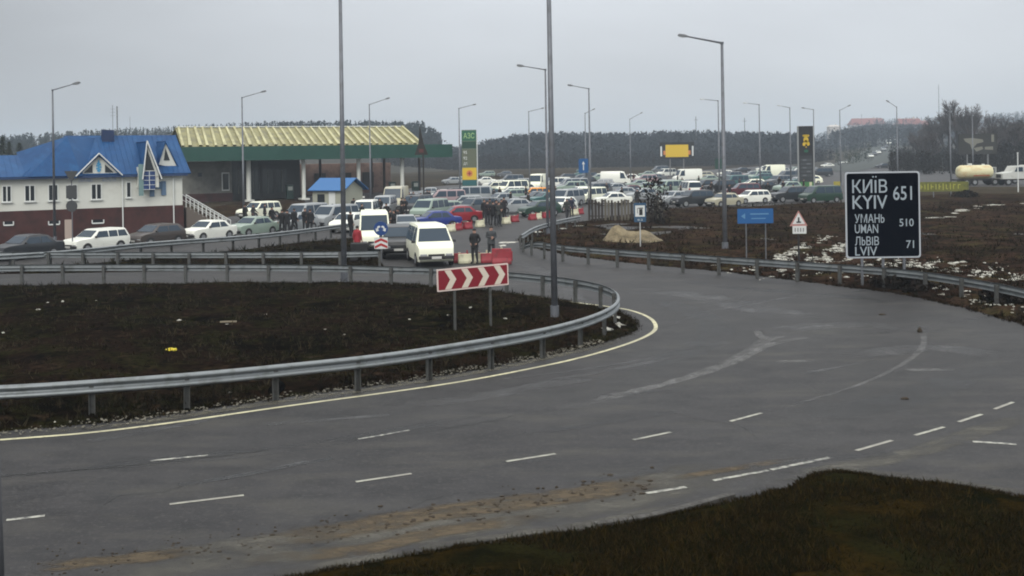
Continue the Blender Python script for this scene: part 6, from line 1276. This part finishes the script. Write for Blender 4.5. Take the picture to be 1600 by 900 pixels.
for i in range(900):
    px = rnd.uniform(1392, 1640); Y = rnd.uniform(225, 400); x = kx(px, Y); z = max(0, -.25 + hillh(x, Y)); SP.append((x, Y, z, rnd.uniform(2.2, 5.2) + (px > 1500) * 1.5))
wood('scrub_wood', SP, mat('scrub_crowns', (.014, .012, .010), .95, spec=0), 6, .05, 'dark scrub covering the slope on the right')
SP = []
for i in range(700):
    px = rnd.uniform(1270, 1660); Y = rnd.uniform(900, 1400); x = kx(px, Y); z = max(0, -.25 + hillh(x, Y)); SP.append((x, Y, z, rnd.uniform(6, 13)))
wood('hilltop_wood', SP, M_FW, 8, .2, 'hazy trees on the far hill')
SP = []
for i in range(60):
    px = rnd.uniform(1330, 1385); Y = rnd.uniform(330, 480); x = kx(px - 24, Y); z = max(0, -.25 + hillh(x, Y)); SP.append((x, Y, z, rnd.uniform(1.5, 4)))
wood('roadside_scrub', SP, mat('scrub_green', (.014, .022, .012), .95, spec=0), 9, .1, 'dark green scrub beside the hill road')
# further cars wherever the car park still has a free bay
def foot(x, y, h, k):
    L2, W2 = {'sedan': (2.2, .95), 'wagon': (2.2, .95), 'hatchback': (2.1, .95), 'suv': (2.3, 1.0), 'minivan': (2.4, 1.05), 'van': (2.5, 1.1), 'boxvan': (2.7, 1.15)}[k]
    c, s = math.cos(R(h)), math.sin(R(h)); return [(x + a * L2 * c - b * W2 * s, y + a * L2 * s + b * W2 * c) for a, b in ((-1, -1), (1, -1), (1, 1), (-1, 1), (0, 1), (0, -1), (0, 0), (.5, 1), (.5, -1), (-.5, 1), (-.5, -1))]
rf_ = random.Random(5); added = 0
SOLID = [(o.location.x, o.location.y) for o in bpy.data.objects if o.parent is None and o.get('category') in ('person', 'street lamp', 'road sign', 'price pylon', 'billboard', 'fuel pump', 'fence', 'bush')]
for _ in range(1500):
    if added >= 34: break
    px, py = rf_.uniform(690, 1285), rf_.choice((270, 276, 282, 288, 295, 302, 309)); kd = rf_.choice(('sedan', 'sedan', 'hatchback', 'wagon', 'suv', 'minivan')); h_ = rf_.uniform(182, 212); c = rf_.choice((WHITE, WHITE, SILV, SILV, GREY, PGRN, CREAMW, TEAL, DGREY)); p = gp(px, py)
    if py > 300 and px > 1180: continue
    fa_ = foot(p.x, p.y, h_, kd)
    if any(math.hypot(b[1] - p.x, b[2] - p.y) < 8 and (any(inside(q, foot(b[1], b[2], b[3], b[4])[:4]) for q in fa_) or any(inside(q, fa_[:4]) for q in foot(b[1], b[2], b[3], b[4]))) for b in PLACED): continue
    if any(math.hypot(a - p.x, b - p.y) < 2.6 for a, b in SOLID): continue
    lm = next(t for x, t in LM if px < x); row = 'farthest row' if py < 280 else 'far rows' if py < 292 else 'middle rows' if py < 305 else 'near rows'
    lab = '%s %s %s, %s' % (CN[c], KN[kd], lm.replace('the nearest white van', 'the front white van'), row)
    if lab in seen: continue
    seen[lab] = 1; added += 1; car(kd, 0, 0, h_, c, lab, xy=(p.x, p.y), skip=('wheel_arch', 'number_plate'), sc=.97)
# ---------------------------------------------------------------- houses on the hill
M_RR = mat('red_tiles', (.20, .055, .045), .8); M_HW = mat('pale_house_wall', (.50, .46, .42), .8)
def hhouse(px, Y, W, D, hw, hr, pz, label, m_r=M_RR, m_w=M_HW, rz=0, nwin=4, long=True):
    x = kx(px, Y); z = H + ray(px, pz)[1] * Y; g_ = max(0, -.25 + hillh(x, Y)); r_ = empty('house', (x, Y, z), rz, label, 'house', 'houses on the far hill')
    m = MB(); m.box((0, 0, (hw + min(0, g_ - z)) / 2), (W, D, hw - min(0, g_ - z - 1))); m.build('wall', m_w, r_)
    m = MB(); e_ = .8; A, B, C, D_ = (-W / 2 - e_, -D / 2 - e_, hw), (W / 2 + e_, -D / 2 - e_, hw), (W / 2 + e_, D / 2 + e_, hw), (-W / 2 - e_, D / 2 + e_, hw); r0, r1 = (-W / 2 + 2, 0, hw + hr), (W / 2 - 2, 0, hw + hr)
    m.add([A, B, C, D_, r0, r1], [(0, 1, 5, 4), (2, 3, 4, 5), (1, 2, 5), (3, 0, 4), (3, 2, 1, 0)]); rf = m.build('roof', m_r, r_); m = MB(); m.box((W * .2, 0, hw + hr * .9), (1.2, 1.2, hr * .6)); m.build('chimney', m_w, rf)
    for i in range(nwin): m = MB(); m.box((-W / 2 + W * (i + .5) / nwin, -D / 2 - .02, hw * .55), (W / nwin * .35, .1, hw * .35)); m.build('window', M_GLASS, r_)
hhouse(1355, 1150, 36, 14, 8, 7, 207, 'long pale house with a faded red roof on the far hilltop', nwin=7)
hhouse(1338, 1180, 10, 10, 7, 3, 206, 'small pale house at the left end of the far hilltop row')
hhouse(1393, 1120, 16, 12, 6, 4, 208, 'pale house between the two red roofs on the far hill', m_r=mat('grey_tiles', (.16, .12, .13), .8))
hhouse(1420, 1000, 24, 14, 6, 8, 209, 'house with a tall red roof right of the hill road', nwin=5)
hhouse(1440, 1050, 14, 12, 6, 6, 208, 'rightmost red-roofed house, partly behind bare trees')
hhouse(1303, 1000, 10, 9, 8, 2, 212, 'small white block at the left foot of the far hill row', m_r=M_HW, nwin=2)
for i, (px, Y, pt) in enumerate([(1347, 1100, 178), (1468, 700, 132), (1088, 430, 182), (1164, 430, 184)]):
    x = kx(px, Y); z = max(0, -.25 + hillh(x, Y)); r_ = empty('mast', (x, Y, z), 0, ['thin aerial mast above the long red-roofed house', 'faint tall mast above the bare trees', 'short mast rising from the far wood left of the tallest lamp', 'short mast rising from the far wood right of the tallest lamp'][i], 'mast')
    ht = at(px, pt, Y).z - z; m = MB(); m.tube((0, 0, 0), (0, 0, ht), .3 if Y > 600 else .2, .12, 6); m.build('pole', M_GALV, r_); m = MB(); m.tube((-.8, 0, ht * .93), (.8, 0, ht * .93), .1, n=4); m.build('crossarm', M_GALV, r_)
# ---------------------------------------------------------------- air
M_HZ = bpy.data.materials.new('haze_air'); M_HZ.use_nodes = True; t = M_HZ.node_tree; t.nodes.remove(t.nodes['Principled BSDF']); v_ = t.nodes.new('ShaderNodeVolumePrincipled')
v_.inputs['Color'].default_value = (.74, .85, .97, 1); v_.inputs['Density'].default_value = HAZE; v_.inputs['Anisotropy'].default_value = 0.0
t.links.new(v_.outputs[0], t.nodes['Material Output'].inputs['Volume'])
m = MB(); m.box((0, 1270, 34), (4700, 2760, 70)); o = m.build('haze', M_HZ); o['kind'] = 'stuff'
SC.cycles.volume_bounces = 1; SC.cycles.max_bounces = 6
